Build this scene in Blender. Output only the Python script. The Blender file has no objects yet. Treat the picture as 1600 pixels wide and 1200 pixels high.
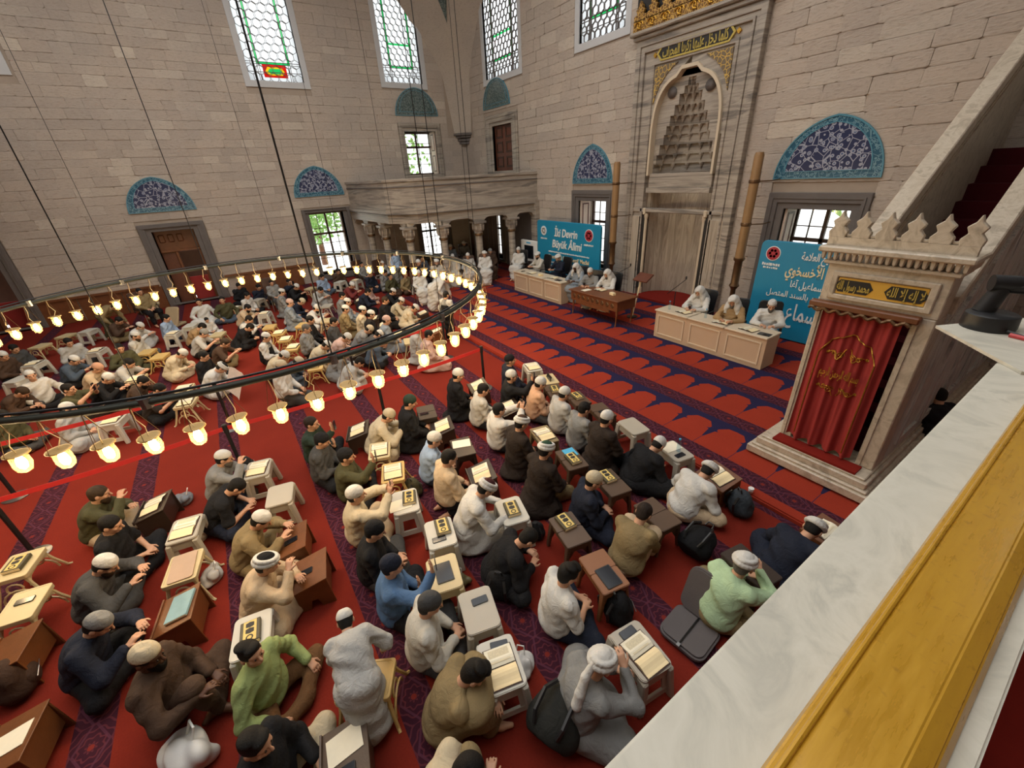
import bpy, bmesh, math, random
import numpy as np
from mathutils import Matrix, Vector
random.seed(7); rng = np.random.default_rng(7)
scene = bpy.context.scene
COL = scene.collection
PI = math.pi

# ---------------------------------------------------------------- camera, world, exposure
cam_d = bpy.data.cameras.new('camera'); cam = bpy.data.objects.new('camera', cam_d); COL.objects.link(cam)
RT = Vector((0.56092116, 0.82634994, -0.05013208)); DN = Vector((0.3526275, -0.29327116, -0.88862021)); FW = Vector((-0.74901356, 0.48076792, -0.45589571))
FPX = 643.5; CZ = 4.2
cam.matrix_world = Matrix(((RT.x, -DN.x, -FW.x, 0), (RT.y, -DN.y, -FW.y, 0), (RT.z, -DN.z, -FW.z, CZ), (0, 0, 0, 1)))
cam_d.sensor_width = 36; cam_d.lens = FPX / 1600 * 36; cam_d.clip_start = 0.05
scene.camera = cam
scene.view_settings.view_transform = 'Standard'; scene.view_settings.look = 'None'
scene.view_settings.gamma = 1; scene.view_settings.use_curve_mapping = False
scene.view_settings.exposure = 0.24
w = bpy.data.worlds.new('world'); scene.world = w; w.use_nodes = True
WB = w.node_tree.nodes['Background']; WB.inputs[0].default_value = (1.0, 0.985, 0.96, 1); WB.inputs[1].default_value = 1.95

# ---------------------------------------------------------------- helpers
def lin(r, g, b):
    f = lambda c: (c / 255 / 12.92) if c / 255 <= 0.04045 else ((c / 255 + 0.055) / 1.055) ** 2.4
    return (f(r), f(g), f(b))
def hexc(h): return lin(int(h[0:2], 16), int(h[2:4], 16), int(h[4:6], 16))
class MB:
    def __init__(s): s.v = []; s.f = []
    def add(s, vs, fs):
        n = len(s.v); s.v += [tuple(map(float, p)) for p in vs]; s.f += [tuple(i + n for i in q) for q in fs]; return s
    def box(s, x0, x1, y0, y1, z0, z1):
        vs = [(x, y, z) for z in (z0, z1) for y in (y0, y1) for x in (x0, x1)]
        return s.add(vs, [(0, 2, 3, 1), (4, 5, 7, 6), (0, 1, 5, 4), (2, 6, 7, 3), (0, 4, 6, 2), (1, 3, 7, 5)])
    def cbox(s, c, d, M=None):
        vs = [Vector(((i & 1) - .5, ((i >> 1) & 1) - .5, (i >> 2) - .5)) for i in range(8)]
        vs = [Vector((p.x * d[0], p.y * d[1], p.z * d[2])) for p in vs]
        if M is not None: vs = [M @ p for p in vs]
        vs = [p + Vector(c) for p in vs]
        return s.add(vs, [(0, 2, 3, 1), (4, 5, 7, 6), (0, 1, 5, 4), (2, 6, 7, 3), (0, 4, 6, 2), (1, 3, 7, 5)])
    def prism(s, pts, fn, d0, d1):
        n = len(pts); vs = [fn(a, b, d0) for a, b in pts] + [fn(a, b, d1) for a, b in pts]
        return s.add(vs, [tuple(range(n))[::-1], tuple(range(n, 2 * n))] + [(i, (i + 1) % n, n + (i + 1) % n, n + i) for i in range(n)])
    def ring(s, outer, inner, fn, d0, d1):
        n = len(outer); vs = [fn(a, b, d) for d in (d0, d1) for a, b in list(outer) + list(inner)]
        fs = []
        for i in range(n):
            j = (i + 1) % n
            fs += [(i, n + i, n + j, j), (2 * n + i, 2 * n + j, 3 * n + j, 3 * n + i), (i, j, 2 * n + j, 2 * n + i), (n + i, 3 * n + i, 3 * n + j, n + j)]
        return s.add(vs, fs)
    def tube(s, pts, r, n=8, closed=False):
        P = [Vector(p) for p in pts]; m = len(P); rr = r if hasattr(r, '__len__') else [r] * m
        vs = []; up = None
        for i in range(m):
            a = P[(i - 1) % m] if (i > 0 or closed) else P[i]; b = P[(i + 1) % m] if (i < m - 1 or closed) else P[i]
            t = (b - a).normalized()
            if up is None: up = t.orthogonal().normalized()
            up = (up - t * up.dot(t)); up = up.normalized() if up.length > 1e-6 else t.orthogonal().normalized()
            q = t.cross(up)
            vs += [P[i] + (up * math.cos(2 * PI * k / n) + q * math.sin(2 * PI * k / n)) * rr[i] for k in range(n)]
        fs = []
        for i in range(m if closed else m - 1):
            j = (i + 1) % m
            fs += [(i * n + k, i * n + (k + 1) % n, j * n + (k + 1) % n, j * n + k) for k in range(n)]
        if not closed: fs += [tuple(range(n))[::-1], tuple(range((m - 1) * n, m * n))]
        return s.add(vs, fs)
    def lathe(s, prof, n=20, c=(0, 0, 0), M=None):
        vs = []; m = len(prof)
        for r, z in prof:
            for k in range(n):
                p = Vector((r * math.cos(2 * PI * k / n), r * math.sin(2 * PI * k / n), z))
                if M is not None: p = M @ p
                vs.append(p + Vector(c))
        fs = [(i * n + k, i * n + (k + 1) % n, (i + 1) * n + (k + 1) % n, (i + 1) * n + k) for i in range(m - 1) for k in range(n)]
        if prof[0][0] > 1e-6: fs.append(tuple(range(n))[::-1])
        if prof[-1][0] > 1e-6: fs.append(tuple(range((m - 1) * n, m * n)))
        return s.add(vs, fs)
    def grid(s, fn, nu, nv):
        vs = [fn(i / nu, j / nv) for j in range(nv + 1) for i in range(nu + 1)]
        return s.add(vs, [(j * (nu + 1) + i, j * (nu + 1) + i + 1, (j + 1) * (nu + 1) + i + 1, (j + 1) * (nu + 1) + i) for j in range(nv) for i in range(nu)])
    def mesh(s, name, m=None, smooth=False, bevel=0, seg=1, off=None, weld=False, angle=None):
        me = bpy.data.meshes.new(name)
        vs = s.v if off is None else [(p[0] - off[0], p[1] - off[1], p[2] - off[2]) for p in s.v]
        me.from_pydata(vs, [], s.f)
        if bevel or weld or angle or True:
            bm = bmesh.new(); bm.from_mesh(me)
            if weld: bmesh.ops.remove_doubles(bm, verts=bm.verts, dist=1e-4)
            bmesh.ops.recalc_face_normals(bm, faces=bm.faces)
            if bevel:
                es = [e for e in bm.edges if len(e.link_faces) == 2 and e.calc_face_angle(0) > 0.5]
                bmesh.ops.bevel(bm, geom=es, offset=bevel, segments=seg, affect='EDGES', clamp_overlap=True)
            bm.to_mesh(me); bm.free()
        if smooth: me.shade_smooth() if angle is None else me.shade_smooth()
        if angle: 
            me.set_sharp_from_angle(angle=angle)
        if m: me.materials.append(m)
        return me
    def build(s, name, m, parent=None, world=True, **k):
        off = worigin(parent) if (parent is not None and world) else None
        return link(name, s.mesh(name, m, off=off, **k), parent)
def worigin(o):
    p = Vector((0, 0, 0))
    while o is not None: p = p + Vector(o.location); o = o.parent
    return tuple(p)
def link(name, data, parent=None, loc=None, rot=None, scale=None):
    o = bpy.data.objects.new(name, data); COL.objects.link(o)
    if parent is not None: o.parent = parent
    if loc is not None: o.location = loc
    if rot is not None: o.rotation_euler = rot
    if scale is not None: o.scale = scale
    return o
def tag(o, label=None, cat=None, group=None, kind=None):
    if label: o['label'] = label
    if cat: o['category'] = cat
    if group: o['group'] = group
    if kind: o['kind'] = kind
    return o
def empty(name, loc, label=None, cat=None, group=None, kind=None, rz=0):
    o = bpy.data.objects.new(name, None); COL.objects.link(o); o.location = loc; o.rotation_euler = (0, 0, rz); o.empty_display_size = .1
    o.matrix_world = Matrix.Translation(loc) @ Matrix.Rotation(rz, 4, 'Z')
    return tag(o, label, cat, group, kind)
def proj(p):
    d = Vector(p) - Vector((0, 0, CZ)); z = d.dot(FW)
    return (800 + FPX * d.dot(RT) / z, 600 + FPX * d.dot(DN) / z, z) if z > .1 else (-9e3, -9e3, z)
def onz(px, py, h):
    d = RT * ((px - 800) / FPX) + DN * ((py - 600) / FPX) + FW; t = (h - CZ) / d.z
    return Vector((d.x * t, d.y * t, h))
STEP_Y = 5.03; STEP_H = 0.07
def gz(x, y): return STEP_H if (y > STEP_Y and x > -15.7) else 0.0
def ground(px, py, h):
    p = onz(px, py, h)
    if gz(p.x, p.y): p = onz(px, py, h + STEP_H)
    return p

# ---------------------------------------------------------------- materials
class N:
    def __init__(s, name):
        s.m = bpy.data.materials.new(name); s.m.use_nodes = True; s.t = s.m.node_tree; s.b = s.t.nodes['Principled BSDF']; s.out = s.t.nodes['Material Output']
    def n(s, ty, **k):
        x = s.t.nodes.new('ShaderNode' + ty)
        for a, v in k.items(): setattr(x, a, v)
        return x
    def l(s, a, b): s.t.links.new(a, b)
    def setin(s, sock, v):
        if hasattr(v, 'is_output') or hasattr(v, 'links'): s.l(v, sock)
        else:
            if sock.type == 'RGBA' and len(v) == 3: v = (*v, 1)
            sock.default_value = v
    def math(s, op, a, b=0.0, c=0.0, clamp=False):
        x = s.n('Math', operation=op, use_clamp=clamp)
        for i, v in enumerate((a, b, c)):
            if hasattr(v, 'links'): s.l(v, x.inputs[i])
            else: x.inputs[i].default_value = v
        return x.outputs[0]
    def mix(s, f, a, b, blend='MIX'):
        x = s.n('Mix', data_type='RGBA', blend_type=blend); s.setin(x.inputs[0], f); s.setin(x.inputs[6], a); s.setin(x.inputs[7], b); return x.outputs[2]
    def noise(s, scale, vec=None, detail=3, rough=.55, dist=0):
        x = s.n('TexNoise'); x.inputs['Scale'].default_value = scale; x.inputs['Detail'].default_value = detail; x.inputs['Roughness'].default_value = rough; x.inputs['Distortion'].default_value = dist
        if vec is not None: s.l(vec, x.inputs['Vector'])
        return x.outputs['Fac']
    def vor(s, scale, vec=None, feature='F1', out='Distance'):
        x = s.n('TexVoronoi', feature=feature); x.inputs['Scale'].default_value = scale
        if vec is not None: s.l(vec, x.inputs['Vector'])
        return x.outputs[out]
    def ramp(s, f, stops, interp='LINEAR'):
        x = s.n('ValToRGB'); x.color_ramp.interpolation = interp; e = x.color_ramp.elements
        while len(e) < len(stops): e.new(.5)
        for q, (p, c) in zip(e, stops): q.position = p; q.color = (*c, 1) if len(c) == 3 else c
        s.setin(x.inputs[0], f); return x.outputs[0]
    def pos(s): return s.n('NewGeometry').outputs['Position']
    def obj(s): return s.n('TexCoord').outputs['Object']
    def mapping(s, v, scale=(1, 1, 1), loc=(0, 0, 0), rot=(0, 0, 0)):
        x = s.n('Mapping'); s.l(v, x.inputs[0]); x.inputs[1].default_value = loc; x.inputs[2].default_value = rot; x.inputs[3].default_value = scale; return x.outputs[0]
    def bump(s, h, strength=.3, dist=.02):
        x = s.n('Bump'); x.inputs['Strength'].default_value = strength; x.inputs['Distance'].default_value = dist; s.l(h, x.inputs['Height']); s.l(x.outputs[0], s.b.inputs['Normal'])
    def col(s, c): s.setin(s.b.inputs['Base Color'], c)
    def rough(s, r): s.setin(s.b.inputs['Roughness'], r)
def simple(name, c, rough=.6, var=.12, scale=6, bump=0, bscale=40, metal=0, world=False, spec=None):
    k = N(name); v = k.pos() if world else k.obj()
    nz = k.noise(scale, v)
    k.col(k.mix(nz, tuple(x * (1 - var) for x in c), tuple(min(1, x * (1 + var)) for x in c))); k.rough(rough); k.b.inputs['Metallic'].default_value = metal
    if spec is not None: k.b.inputs['Specular IOR Level'].default_value = spec
    if bump: k.bump(k.noise(bscale, v), bump, .01)
    return k.m
def tinted(name, rough=.85, var=.16, scale=9, bump=.55, bscale=11, sheen=0.0, spec=.3):
    k = N(name); v = k.obj(); oi = k.n('ObjectInfo')
    nz = k.noise(scale, v, 3)
    c = k.mix(k.math('MULTIPLY', nz, var * 2), oi.outputs['Color'], (0, 0, 0))
    k.col(c); k.rough(rough); k.b.inputs['Specular IOR Level'].default_value = spec
    if bump: k.bump(k.noise(bscale, v, 4, .6, 1.0), bump, .03)
    return k.m

def stone_mat():
    k = N('limestone'); v = k.pos(); oi = k.n('ObjectInfo'); at = k.n('Attribute', attribute_name='tone', attribute_type='GEOMETRY')
    t = k.math('FRACT', k.math('ADD', oi.outputs['Random'], at.outputs['Fac']))
    c = k.ramp(t, [(0, lin(180, 166, 152)), (.3, lin(186, 171, 156)), (.55, lin(192, 177, 161)), (.8, lin(184, 170, 156)), (.95, lin(206, 193, 176)), (1, lin(174, 160, 146))])
    big = k.noise(.55, v, 4, .6); fine = k.noise(9, k.mapping(v, (1, 1, 3)), 5, .65)
    c = k.mix(k.ramp(big, [(.35, (0, 0, 0)), (.7, (.5, .5, .5))]), c, lin(166, 158, 151))
    c = k.mix(k.ramp(fine, [(.52, (0, 0, 0)), (.75, (.55, .55, .55))]), c, lin(144, 130, 117))
    k.col(c); k.rough(.85); k.b.inputs['Specular IOR Level'].default_value = .25; k.bump(fine, .6, .04); return k.m
def marble_mat(name, base, dark, lightc, sc=1.0, axis='Z', amt=.8, rough=.35):
    k = N(name); v = k.pos(); nz = k.noise(1.3 * sc, v, 5, .6)
    mv = {'Z': (.25, .25, 3.2), 'D': (1.5, 1.5, 1.2), 'V': (3, 3, .3)}[axis]
    vv = k.mapping(v, tuple(q * sc for q in mv)); wn = k.noise(1.6, vv, 6, .62, 1.2)
    c = k.ramp(wn, [(.30, dark), (.42, base), (.5, lightc), (.56, base), (.64, dark), (.72, base)])
    c = k.mix(k.ramp(nz, [(.4, (0, 0, 0)), (.75, (.6, .6, .6))]), c, base)
    c = k.mix(amt, base, c); k.col(c); k.rough(rough); k.bump(k.noise(30, v), .06, .005); return k.m
M = {}
M['stone'] = stone_mat()
M['mortar'] = simple('mortar', lin(164, 149, 134), .9, .15, 3, .3, 30, world=True)
M['marble'] = marble_mat('grey_veined_marble', lin(154, 144, 132), lin(106, 101, 96), lin(180, 169, 155), .8, 'Z', .95)
M['marble_v'] = marble_mat('book_matched_marble', lin(168, 155, 138), lin(128, 118, 104), lin(196, 184, 166), 1.0, 'V')
M['marble_minbar'] = marble_mat('minbar_marble', lin(186, 172, 152), lin(150, 138, 122), lin(206, 194, 176), 2.0, 'D', .7)
M['marble_blue'] = marble_mat('blue_grey_marble', lin(182, 178, 172), lin(120, 120, 124), lin(212, 208, 200), 1.6, 'V', .9, .3)
M['marble_white'] = marble_mat('white_parapet_marble', lin(204, 199, 183), lin(172, 169, 157), lin(216, 211, 196), 1.4, 'D', .6, .5)
M['dark_stone'] = simple('dark_stone', lin(104, 97, 93), .7, .2, 4, .3, 30, world=True)
M['plaster'] = simple('plaster', lin(196, 196, 196), .8, .06, 3, .1, 30, world=True)
M['gold'] = simple('gilding', lin(196, 150, 60), .35, .35, 30, .6, 60, metal=.85, world=True)
M['gold_dark'] = simple('old_gilding', lin(190, 168, 84), .5, .3, 30, .3, 60, metal=.3, world=True)
M['black_ground'] = simple('black_ground', lin(34, 32, 30), .6)
M['wood'] = simple('brown_wood', lin(112, 66, 36), .45, .35, 7, .15, 60)
M['wood_dark'] = simple('dark_wood', lin(66, 40, 27), .5, .3, 7, .15, 60)
M['wood_red'] = simple('red_brown_wood', lin(98, 52, 34), .45, .3, 7, .15, 60)
M['wood_light'] = simple('pale_painted_wood', lin(214, 190, 170), .5, .1, 6)
M['black'] = simple('black_plastic', lin(26, 26, 28), .45, .2, 6)
M['blacklea'] = simple('black_leather', lin(22, 22, 24), .38, .2, 12, .2, 60)
M['steel'] = simple('steel', lin(150, 150, 150), .3, .1, 6, metal=.9)
M['bronze'] = simple('bronze', lin(110, 84, 58), .4, .25, 8, .1, 40, metal=.6)
M['candle'] = simple('candle_wax', lin(150, 116, 76), .45, .18, 3, .1, 30)
M['red_cloth'] = simple('red_cloth', lin(150, 44, 40), .85, .12, 6, .2, 40)
M['paper'] = simple('paper', lin(236, 228, 205), .8, .05, 20)
M['pages'] = simple('cream_pages', lin(236, 216, 172), .8, .06, 20)
M['white'] = simple('white_plastic', lin(232, 232, 228), .5, .03, 6)
M['beige_panel'] = simple('beige_panel', lin(190, 166, 140), .5, .04, 4)
M['beige_edge'] = simple('beige_edge', lin(206, 190, 165), .45, .04, 4)
M['screen'] = simple('dark_screen', lin(22, 26, 34), .15, .1, 4)
M['blue_paper'] = simple('blue_paper', lin(74, 170, 214), .7, .06, 8)
M['cloth'] = tinted('woven_cloth'); M['skin'] = tinted('skin', .55, .06, 20, .05, 60, spec=.4); M['hair'] = tinted('hair', .6, .35, 60, .5, 120)
M['paint'] = tinted('moulded_plastic', .42, .05, 5, .06, 60, spec=.5); M['lacquer'] = tinted('lacquered_wood', .4, .22, 9, .12, 60, spec=.5)
def carpet_mat(name, P, y0, niches, r1, r2, r3):
    k = N(name); v = k.pos(); s = k.n('SeparateXYZ'); k.l(v, s.inputs[0]); x, y = s.outputs[0], s.outputs[1]
    r = k.math('ADD', k.math('DIVIDE', k.math('SUBTRACT', y, y0), P), .5)          # row coordinate, band centre at .5
    fr = k.math('FRACT', r); dy = k.math('MULTIPLY', k.math('SUBTRACT', fr, .5), P)  # metres from band centre
    inband = k.math('LESS_THAN', k.math('ABSOLUTE', dy), .155)
    # rosettes along the band
    u = k.math('MULTIPLY', k.math('SUBTRACT', k.math('FRACT', k.math('DIVIDE', x, .42)), .5), .42)
    rad = k.math('SQRT', k.math('ADD', k.math('MULTIPLY', u, u), k.math('MULTIPLY', dy, dy)))
    ang = k.math('ARCTAN2', dy, u); lob = k.math('MULTIPLY', k.math('COSINE', k.math('MULTIPLY', ang, 8.0)), .011)
    rl = k.math('ADD', rad, lob)
    ringm = k.math('LESS_THAN', k.math('ABSOLUTE', k.math('SUBTRACT', k.math('FRACT', k.math('DIVIDE', rl, .062)), .5)), .13)
    u2 = k.math('MULTIPLY', k.math('SUBTRACT', k.math('FRACT', k.math('ADD', k.math('DIVIDE', x, .42), .5)), .5), .42)
    vine = k.math('LESS_THAN', k.math('ABSOLUTE', k.math('SUBTRACT', k.math('ABSOLUTE', dy), k.math('ADD', k.math('MULTIPLY', k.math('ABSOLUTE', u2), .55), .012))), .011)
    band = k.mix(k.math('MULTIPLY', ringm, .75), lin(60, 28, 40), lin(98, 46, 54)); band = k.mix(k.math('LESS_THAN', rad, .025), band, lin(120, 44, 38)); band = k.mix(k.math('MULTIPLY', vine, .7), band, lin(92, 50, 66))
    # niches in the front rows
    q = k.math('ABSOLUTE', k.math('SUBTRACT', k.math('MULTIPLY', k.math('FRACT', k.math('DIVIDE', k.math('ADD', x, 4.32), .6)), 2.0), 1.0))  # 0 centre, 1 edge
    vv = k.math('FRACT', k.math('SUBTRACT', r, .5))
    wid = k.ramp(vv, [(0, (.985,) * 3), (.34, (.985,) * 3), (.345, (.955,) * 3), (.55, (.80,) * 3), (.565, (.62,) * 3), (.585, (.77,) * 3), (.63, (.80,) * 3), (.745, (.44,) * 3), (.755, (.0,) * 3)])
    red_n = k.math('LESS_THAN', q, wid)
    front = k.math('GREATER_THAN', y, y0) if niches else 0.0
    blue = k.math('MULTIPLY', k.math('SUBTRACT', 1.0, red_n), front)
    pile = k.noise(60, v, 2); soft = k.noise(1.1, v, 3)
    red = k.mix(soft, r1, r2); red = k.mix(k.math('MULTIPLY', pile, .4), red, r3)
    c = k.mix(blue, red, lin(40, 36, 66)); c = k.mix(inband, c, band)
    k.col(c); k.rough(.95); k.b.inputs['Specular IOR Level'].default_value = .1; k.bump(pile, .35, .01); return k.m
M['carpet'] = carpet_mat('striped_carpet', 1.215, .23, False, lin(116, 37, 26), lin(138, 47, 34), lin(76, 24, 18)); M['carpet_niche'] = carpet_mat('prayer_niche_carpet', 1.255, 5.36, True, lin(144, 50, 34), lin(168, 61, 42), lin(92, 30, 22))  # same carpet; floor reds darkened to paint in the weaker light off the platform
M['carpet_plain'] = simple('plain_red_carpet', lin(122, 34, 26), .95, .15, 5, .3, 70, world=True, spec=.1)
def iznik(name, g, a, b, sc):
    k = N(name); v = k.mapping(k.pos(), (1, 1, 1)); d = k.vor(sc, v); e = k.vor(sc * .55, v, 'DISTANCE_TO_EDGE')
    c = k.ramp(d, [(0, a), (.12, a), (.14, b), (.24, b), (.26, a), (.36, a), (.40, g), (1, g)], 'CONSTANT')
    c = k.mix(k.math('LESS_THAN', e, .03), c, a); k.col(c); k.rough(.2); return k.m
M['tile_centre'] = iznik('floral_tile', lin(50, 57, 88), lin(160, 164, 178), lin(82, 98, 132), 9)
M['tile_border'] = iznik('turquoise_border_tile', lin(48, 92, 114), lin(112, 150, 162), lin(42, 78, 106), 13)
M['tile_green'] = iznik('green_tile', lin(72, 88, 86), lin(124, 136, 132), lin(58, 74, 84), 14)
M['tile_rim'] = simple('turquoise_rim', lin(78, 136, 156), .3, .1, 5)
def glass(name, c, al=.15):
    k = N(name); t = k.n('BsdfTransparent'); t.inputs[0].default_value = (*c, 1); g = k.n('BsdfGlossy'); g.inputs['Roughness'].default_value = .05
    mx = k.n('MixShader'); mx.inputs[0].default_value = al; k.l(t.outputs[0], mx.inputs[1]); k.l(g.outputs[0], mx.inputs[2]); k.l(mx.outputs[0], k.out.inputs[0]); return k.m
M['glass'] = glass('clear_glass', (.95, .97, .97), .06); M['glass_g'] = glass('green_glass', (.10, .75, .35), .08); M['glass_r'] = glass('red_glass', (.85, .08, .05), .08); M['glass_y'] = glass('yellow_glass', (.95, .75, .1), .08); M['glass_b'] = glass('pale_glass', (.82, .90, .95), .08)
def emit(name, c, st):
    k = N(name); e = k.n('Emission'); e.inputs[0].default_value = (*c, 1); e.inputs[1].default_value = st; k.l(e.outputs[0], k.out.inputs[0]); return k.m
M['bulb'] = emit('glowing_bulb', (1, .80, .48), 60)
M['banner'] = simple('turquoise_banner', lin(24, 134, 172), .45, .04, 2)
def lampglass():
    k = N('lamp_glass'); t = k.n('BsdfTransparent'); t.inputs[0].default_value = (1, .94, .82, 1); tr = k.n('BsdfTranslucent'); tr.inputs[0].default_value = (1, .62, .28, 1); mx = k.n('MixShader'); mx.inputs[0].default_value = .13; k.l(t.outputs[0], mx.inputs[1]); k.l(tr.outputs[0], mx.inputs[2]); k.l(mx.outputs[0], k.out.inputs[0]); return k.m
M['lamp_glass'] = lampglass()
def frosted():
    k = N('frosted_glass'); t = k.n('BsdfTransparent'); t.inputs[0].default_value = (.9, .95, 1, 1); tr = k.n('BsdfTranslucent'); tr.inputs[0].default_value = (.92, .95, .97, 1); mx = k.n('MixShader'); mx.inputs[0].default_value = .8; k.l(t.outputs[0], mx.inputs[1]); k.l(tr.outputs[0], mx.inputs[2]); k.l(mx.outputs[0], k.out.inputs[0]); return k.m
M['frosted'] = frosted()
M['brass'] = simple('lamp_brass', lin(200, 164, 104), .4, .15, 10, metal=.3)
M['leaf'] = simple('leaf_green', lin(150, 196, 110), .7, .3, 2)
M['gold_paint'] = None
def goldrail():
    k = N('gold_painted_wood'); v = k.pos(); a = k.noise(6, k.mapping(v, (8, 1, 8)), 5, .6); b = k.noise(40, v, 3)
    c = k.mix(a, lin(176, 126, 24), lin(208, 160, 44)); c = k.mix(k.ramp(b, [(.6, (0, 0, 0)), (.75, (.5, .5, .5))]), c, lin(140, 96, 22)); k.col(c); k.rough(k.ramp(a, [(.3, (.22,) * 3), (.7, (.42,) * 3)])); k.b.inputs['Metallic'].default_value = .25; k.b.inputs['Coat Weight'].default_value = .15; k.b.inputs['Coat Roughness'].default_value = .1; k.bump(a, .15, .004); return k.m
M['gold_paint'] = goldrail()
def text(body, name, mat, parent, loc, rot, size, width=None, extr=.002, shear=0, bold=0):
    cu = bpy.data.curves.new(name, 'FONT'); cu.body = body; cu.size = size; cu.align_x = 'CENTER'; cu.align_y = 'CENTER'; cu.extrude = extr; cu.shear = shear; cu.offset = bold; cu.resolution_u = 3
    t = bpy.data.objects.new(name, cu); COL.objects.link(t); bpy.context.view_layer.update()
    me = bpy.data.meshes.new_from_object(t); wd = t.dimensions.x; bpy.data.objects.remove(t)
    me.materials.clear(); me.materials.append(mat)
    o = link(name, me, parent, loc, rot)
    if width and wd > 0: o.scale = (width / wd, 1 if True else 1, 1)
    return o
# ================================================================ the setting
XL = -21.8; YQ = 12.0
fnQ = lambda s, z, d: (s, YQ + d, z)         # qibla wall: s = x, d outwards
fnL = lambda s, z, d: (XL - d, s, z)         # left wall: s = y, d outwards
# floor
mb = MB(); mb.box(-22.8, 5.2, -14, STEP_Y, -.3, 0); mb.box(-22.8, -15.7, STEP_Y, 13, -.3, 0)
tag(mb.build('floor', M['carpet']), 'red prayer carpet with purple patterned stripes across the hall', 'floor', kind='structure')
mb = MB(); mb.box(-15.7, 5.2, STEP_Y, 14, -.3, STEP_H)
tag(mb.build('floor_platform', M['carpet_niche'], bevel=.02, seg=2), 'raised carpet platform with rows of red niches before the mihrab', 'floor', kind='structure')

def unit_block():
    mb = MB(); mb.box(-.5, .5, -.5, .5, -.5, .5); return mb
UB = []
for q in range(4):
    me = unit_block().mesh('stone_block', M['stone'], bevel=.06, seg=1)
    for vtx in me.vertices:
        vtx.co += Vector((random.uniform(-.012, .012), random.uniform(-.1, .1), random.uniform(-.02, .02)))
    UB.append(me)
def make_wall(name, label, fn, s0, s1, z1, openings, solid, seed):
    rn = random.Random(seed)
    S = sorted({s0, s1, *[o[0] for o in openings], *[o[1] for o in openings]}); Z = sorted({0, z1, *[o[2] for o in openings], *[o[3] for o in openings]})
    S = [q for q in S if s0 <= q <= s1]; Z = [q for q in Z if 0 <= q <= z1]
    mb = MB()
    for i in range(len(S) - 1):
        j = 0
        while j < len(Z) - 1:
            hole = lambda jj: any(o[0] - 1e-6 <= S[i] and S[i + 1] <= o[1] + 1e-6 and o[2] - 1e-6 <= Z[jj] and Z[jj + 1] <= o[3] + 1e-6 for o in openings)
            if hole(j): j += 1; continue
            k = j
            while k + 1 < len(Z) - 1 and not hole(k + 1): k += 1
            a = fn(S[i], Z[j], 0.0); b = fn(S[i + 1], Z[k + 1], .9)
            mb.box(min(a[0], b[0]), max(a[0], b[0]), min(a[1], b[1]), max(a[1], b[1]), a[2], b[2]); j = k + 1
    wall = tag(mb.build(name, M['mortar']), label, 'wall', kind='structure')
    blocks = []; z = 0.0
    while z < z1 - .1:
        h = min(rn.choice((.26, .29, .32, .34, .38)), z1 - z)
        cuts = sorted((o[0], o[1]) for o in solid if o[2] < z + h - .04 and o[3] > z + .04)
        free = []; a = s0
        for c0, c1 in cuts:
            if c0 > a: free.append((a, min(c0, s1)))
            a = max(a, c1)
        if a < s1: free.append((a, s1))
        for a, b in free:
            p = a
            while p < b - .02:
                q = p + rn.uniform(.38, 1.05)
                if b - q < .25: q = b
                blocks.append((p, q, z, h)); p = q
        z += h
    scored = []
    for bl in blocks:
        pr = proj(fn((bl[0] + bl[1]) / 2, bl[2] + bl[3] / 2, 0)); inn = -20 < pr[0] < 1620 and -20 < pr[1] < 1220
        scored.append(((bl[1] - bl[0]) * bl[3] / max(pr[2], .1) ** 2 if inn else 0, bl))
    scored.sort(key=lambda t: -t[0])
    isQ = fn is fnQ
    rest = MB(); tones = []
    for i, (sc, (a, b, z, h)) in enumerate(scored):
        g = .007; dp = rn.uniform(.016, .034)
        c = fn((a + b) / 2, z + h / 2, -dp / 2 + .004); L, Hh = b - a - g, h - g
        if i < 295 and sc > 0:
            o = link('stone', UB[i % 4], wall, c, (0, 0, 0) if isQ else (0, 0, PI / 2), (L, dp + .02, Hh))
            o.scale = (L, dp + .02, Hh)
        elif sc > 0 or True:
            if sc <= 0 and i > 295: 
                pass
            if isQ: rest.box(c[0] - L / 2, c[0] + L / 2, c[1] - dp / 2 - .01, c[1] + dp / 2, c[2] - Hh / 2, c[2] + Hh / 2)
            else: rest.box(c[0] - dp / 2, c[0] + dp / 2 + .01, c[1] - L / 2, c[1] + L / 2, c[2] - Hh / 2, c[2] + Hh / 2)
            tones += [rn.random()] * 6
    ro = rest.build('stone_courses', M['stone'], wall); ro['kind'] = 'stuff'
    at = ro.data.attributes.new('tone', 'FLOAT', 'FACE')
    # recalc_normals keeps face order
    at.data.foreach_set('value', tones[:len(ro.data.polygons)])
    return wall

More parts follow.
